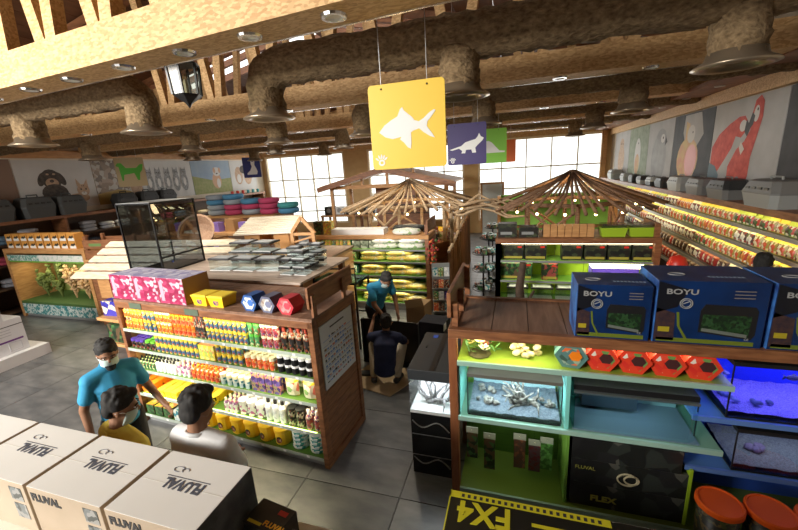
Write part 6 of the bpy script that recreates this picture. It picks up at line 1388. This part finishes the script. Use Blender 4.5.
    if collar:
        ax = (V['hed']-V['nek']).normalized(); c = V['nek']+ax*.012; u = sd; w_ = ax.cross(u)
        MB().tube([c+(u*math.cos(a)*.066+w_*math.sin(a)*.062)+Vector((0, 0, -.008*math.sin(a))) for a in [2*PI*q/18 for q in range(19)]], .013, 7).build('collar', shirt, t, smooth=True)
    # trousers
    m = MB(); m.sph(V['pel']-Vector((0, 0, .01)), (.16, .122, .10), 14, 8)
    for h, k, a in (('hr', 'kr', 'ar'), ('hl', 'kl', 'al')): m.capsule(V[h], V[k], .095, .07); m.capsule(V[k], V[k].lerp(V[a], .93), .068, .056)
    remesh(m, 'trousers', pants, .013, t, 3)
    for a, fv in (('ar', 'fr'), ('al', 'fl')):
        f_ = V[fv].normalized(); m = MB(); p = V[a]
        m.capsule(p+Vector((0, 0, -.045))-f_*.04, p+f_*.14+Vector((0, 0, -.055)), .045, .038); zb = min(v[2] for v in m.v); m.v = [(x, y, max(z, p.z-.085)) for x, y, z in m.v]
        m.build('shoe', shoe or black, t, smooth=True)
    # hair
    m = MB(); m.sph(hp(0, -.020, .047), (.086, .096, .094), 16, 12, 0, HR); m.sph(hp(0, -.062, -.005), (.072, .05, .07), 14, 10, 0, HR); m.sph(hp(0, .05, .098), (.06, .04, .03), 12, 8, 0, HR)
    m.sph(hp(.074, -.02, .03), (.014, .035, .035), 8, 6, 0, HR); m.sph(hp(-.074, -.02, .03), (.014, .035, .035), 8, 6, 0, HR)
    random.seed(3)
    for k in range(60):
        a = random.uniform(0, 2*PI); e_ = random.uniform(.2, 1.4); m.sph(hp(.078*math.cos(a)*math.cos(e_), -.022+.088*math.sin(a)*math.cos(e_), .045+.088*math.sin(e_)), random.uniform(.012, .022), 7, 5)
    remesh(m, 'hair', hair_m, .007, t, 1, .3)
    if beard: m = MB(); m.sph(hp(0, .035, -.085), (.056, .058, .055), 14, 10, 0, HR); m.sph(hp(0, .06, -.125), (.04, .035, .03), 10, 8, 0, HR); remesh(m, 'beard', hair_m, .008, t, 1)
    if mask:
        m = MB(); nu, nv = 12, 8
        for jv in range(nv+1):
            for iu in range(nu+1):
                a = rad(-75+150*iu/nu); z = -.105+.095*jv/nv; bul = .008*math.cos(a)*math.sin(PI*jv/nv); m.v.append(tuple(hp((.070+bul*.3)*math.sin(a), .028+(.080+bul)*math.cos(a)-.02*(1-jv/nv)-.012, z)))
        for jv in range(nv):
            for iu in range(nu): a = jv*(nu+1)+iu; m.f.append([a, a+1, a+nu+2, a+nu+1]); m.m.append(0)
        mo = m.build('face_mask', mask, t, smooth=True); sm = mo.modifiers.new('s', 'SOLIDIFY'); sm.thickness = .003
        for s in (1, -1): MB().tube([hp(s*.066, .055, -.03), hp(s*.083, .015, -.005), hp(s*.082, -.03, -.01)], .002, 4).build('mask_strap', white, mo)
    for s in (1, -1):
        ey = MB().sph(hp(s*.031, .080, .002), (.013, .008, .007), 8, 6, 0, HR).build('eye', white, t); MB().sph(hp(s*.031, .0865, .002), (.006, .004, .006), 6, 5, 0, HR).build('iris', black, ey)
        MB().tube([hp(s*.014, .094, .022), hp(s*.032, .093, .028), hp(s*.052, .080, .022)], .0045, 5).build('eyebrow', hair_m, t)
    return t
skin1 = M('skin_tan', (.30, .15, .085), .55); skin2 = M('skin_brown', (.22, .11, .06), .55)
hairb = M('black_hair', (.008, .007, .007), .8, col2=(.02, .018, .016), scale=60, stretch=(1, 1, .3))
sh_blue = M('blue_polo', (.03, .27, .50), .8, col2=(.04, .32, .55), scale=9, bump=.15); sh_yel = M('yellow_tshirt', (.85, .70, .09), .85, col2=(.9, .76, .14), scale=8, bump=.2); sh_wht = M('white_tshirt', (.66, .67, .68), .85, col2=(.74, .74, .74), scale=6, bump=.25); sh_navy = M('navy_tshirt', (.012, .018, .06), .85, col2=(.02, .028, .08), scale=8, bump=.15)
tr_dark = M('dark_trousers', (.018, .018, .022), .85); tr_cream = M('cream_trousers', (.52, .45, .34), .85); mask_m = M('pale_teal_mask', (.55, .68, .66), .7); tr_grey = M('grey_trousers', (.12, .12, .13), .85)
def face(dx, dy): return math.atan2(dy, dx)-PI/2     # rotation so that local +Y points along (dx,dy)
# man in blue polo facing the cartons
person('standing person in blue polo shirt and pale face mask beside the end shelf', (-3.50, 2.14, 0), face(.95, -.30), dict(wl=(-.30, .24, .95), el=(-.27, .0, 1.12), wr=(.27, .05, .90), er=(.255, -.03, 1.14), hed=(0, .05, 1.62)), skin1, sh_blue, tr_dark, hairb, mask_m, True, look=(rad(-16), 0, rad(-14)), curl=(.5, .9), scale=.965)
# held packet
person('person in yellow T-shirt seen from behind between the blue polo and the white T-shirt', (-2.50, 1.49, 0), face(.25, 1), dict(hed=(0, .04, 1.625)), skin1, sh_yel, tr_grey, hairb, mask_m, look=(rad(-14), 0, rad(-28)), scale=.97)
person('person in white T-shirt seen from behind reaching towards the shelves', (-1.84, 1.51, 0), face(.15, 1), dict(er=(.215, .09, 1.17), wr=(.0, .22, 1.14), sr=(.18, .02, 1.41), hed=(0, .03, 1.625)), skin1, sh_wht, tr_grey, hairb, None, look=(rad(-12), 0, rad(4)), curl=(.3, .6), scale=1.02)
person('standing person in bright blue polo bending over the black cabinet', (-2.12, 5.32, 0), face(.85, -.5), dict(pel=(0,-.05,.88), wai=(0,.0,1.02), che=(0,.10,1.17), nek=(0,.17,1.29), hed=(0,.27,1.36), sr=(.18,.12,1.26), sl=(-.18,.12,1.26), er=(.22,.22,1.0), el=(-.22,.20,1.0), wr=(.15,.36,.82), wl=(-.12,.36,.80), hr=(.09,-.05,.87), hl=(-.09,-.05,.87), kr=(.1,.06,.48), kl=(-.1,.06,.48)), skin1, sh_blue, tr_dark, hairb, mask_m, look=(rad(-38), 0, rad(-10)))
person('squatting person in navy T-shirt and cream trousers on the flattened cardboard', (-1.74, 4.60, 0.012), face(-.12, 1), dict(pel=(0,-.16,.27), wai=(0,-.14,.40), che=(0,-.06,.58), nek=(0,.02,.74), hed=(0,.08,.87), sr=(.185,.0,.68), sl=(-.185,.0,.68), er=(.26,.20,.52), wr=(.20,.38,.46), el=(-.28,.16,.62), wl=(-.26,.34,.78), hr=(.09,-.14,.27), hl=(-.09,-.14,.27), kr=(.20,.20,.46), kl=(-.24,.16,.47), ar=(.14,-.04,.09), al=(-.20,-.06,.09), fr=(.25,1,0), fl=(-.25,1,0)), skin1, sh_navy, tr_cream, hairb, None, look=(rad(-10), 0, rad(14)), shoe=M('dark_shoe', (.02, .02, .025), .5))
person('dark haired person in a red top in the aisle beside the bag wall rack', (2.68, 5.12, 0), face(.6, .8), dict(hed=(0, .02, 1.70), nek=(0, -.01, 1.54), che=(0, .01, 1.35), sr=(.185, 0, 1.48), sl=(-.185, 0, 1.48), er=(.21, -.02, 1.2), el=(-.21, -.02, 1.2)), skin1, M('red_top', (.35, .03, .02), .8), tr_dark, hairb, None, look=(rad(-10), 0, 0))
# cardboard, black cabinet, pad on the floor
tag(MB().prism([(-2.28, 4.72), (-2.12, 4.36), (-1.60, 4.22), (-1.38, 4.66), (-1.45, 4.98), (-2.2, 4.96)], .0, .012, plane='xy').build('cardboard_sheet', M('cardboard', (.50, .36, .20), .8, col2=(.56, .42, .25), scale=5), None), 'flattened cardboard sheet on the slate floor under the squatting person', 'cardboard')
t = T('black_tank_cabinet', 'open black aquarium cabinet the two people are handling', 'cabinet', (-2.32, 5.07, 0), rad(-4))
MB().box((0, 0, 0), (.95, .02, .02)).build('bottom_rail', black, t); MB().box((0, .02, 0), (.95, .1, .03)).build('bottom_board', black, t); MB().box((0, .08, .03), (.95, .10, .72)).build('back_board', black, t)
for x in (0, .93): MB().box((x, 0, .03), (x+.02, .08, .74)).build('side_board', black, t)
t = T('black_side_panel', 'tall black panel with painted corner glint standing behind the squatting person', 'panel', (-1.23, 4.92, 0), rad(-8)); MB().box((-.1, 0, 0), (.28, .30, .82)).build('panel_body', M('navy_black', (.010, .011, .022), .8), t); MB().box((.275, -.003, .72), (.285, .1, .82)).build('painted_corner_glint', white, t)  # small white piece paints the glint on the panel corner
tag(MB().box((0, 0, 0), (.16, .12, .03)).build('small_black_pad', black, None, (-2.2, 4.62, .012), .2), 'small black pad lying on the cardboard', 'pad')
t = T('brown_carton', 'brown open carton beside the bending person', 'carton', (-1.75, 5.7, 0), rad(-10)); MB().box((0, 0, 0), (.34, .3, .8)).build('carton_body', M('kraft_box_brown', (.36, .22, .10), .7), t); MB().obox((.0, -.01, .78), (.34, -.06, .88), .01, .14).build('flap', MATS['kraft_box_brown'], t)
# black metal framed glass stand near the men
t = T('metal_stand', 'black metal framed stand with glass top behind the gondola end', 'stand', (-3.35, 5.50, 0), rad(-4))
for x in (0, .8):
    for y in (0, .5): MB().box((x, y, 0), (x+.03, y+.03, 1.2)).build('leg', blackm, t)
for y in (0, .5): MB().box((.03, y, 1.17), (.8, y+.03, 1.2)).build('rail', blackm, t); MB().box((.03, y, .5), (.8, y+.03, .53)).build('rail', blackm, t)
for x in (0, .8): MB().box((x, .03, 1.17), (x+.03, .5, 1.2)).build('rail', blackm, t)
MB().box((.0, .0, 1.2), (.83, .53, 1.21)).build('glass_top', glassg, t); MB().tube([(.0, .02, 1.2), (.1, .02, 1.42), (.83, .02, 1.45), (.83, .02, 1.2)], .014, 6).build('guard_rail', blackm, t)
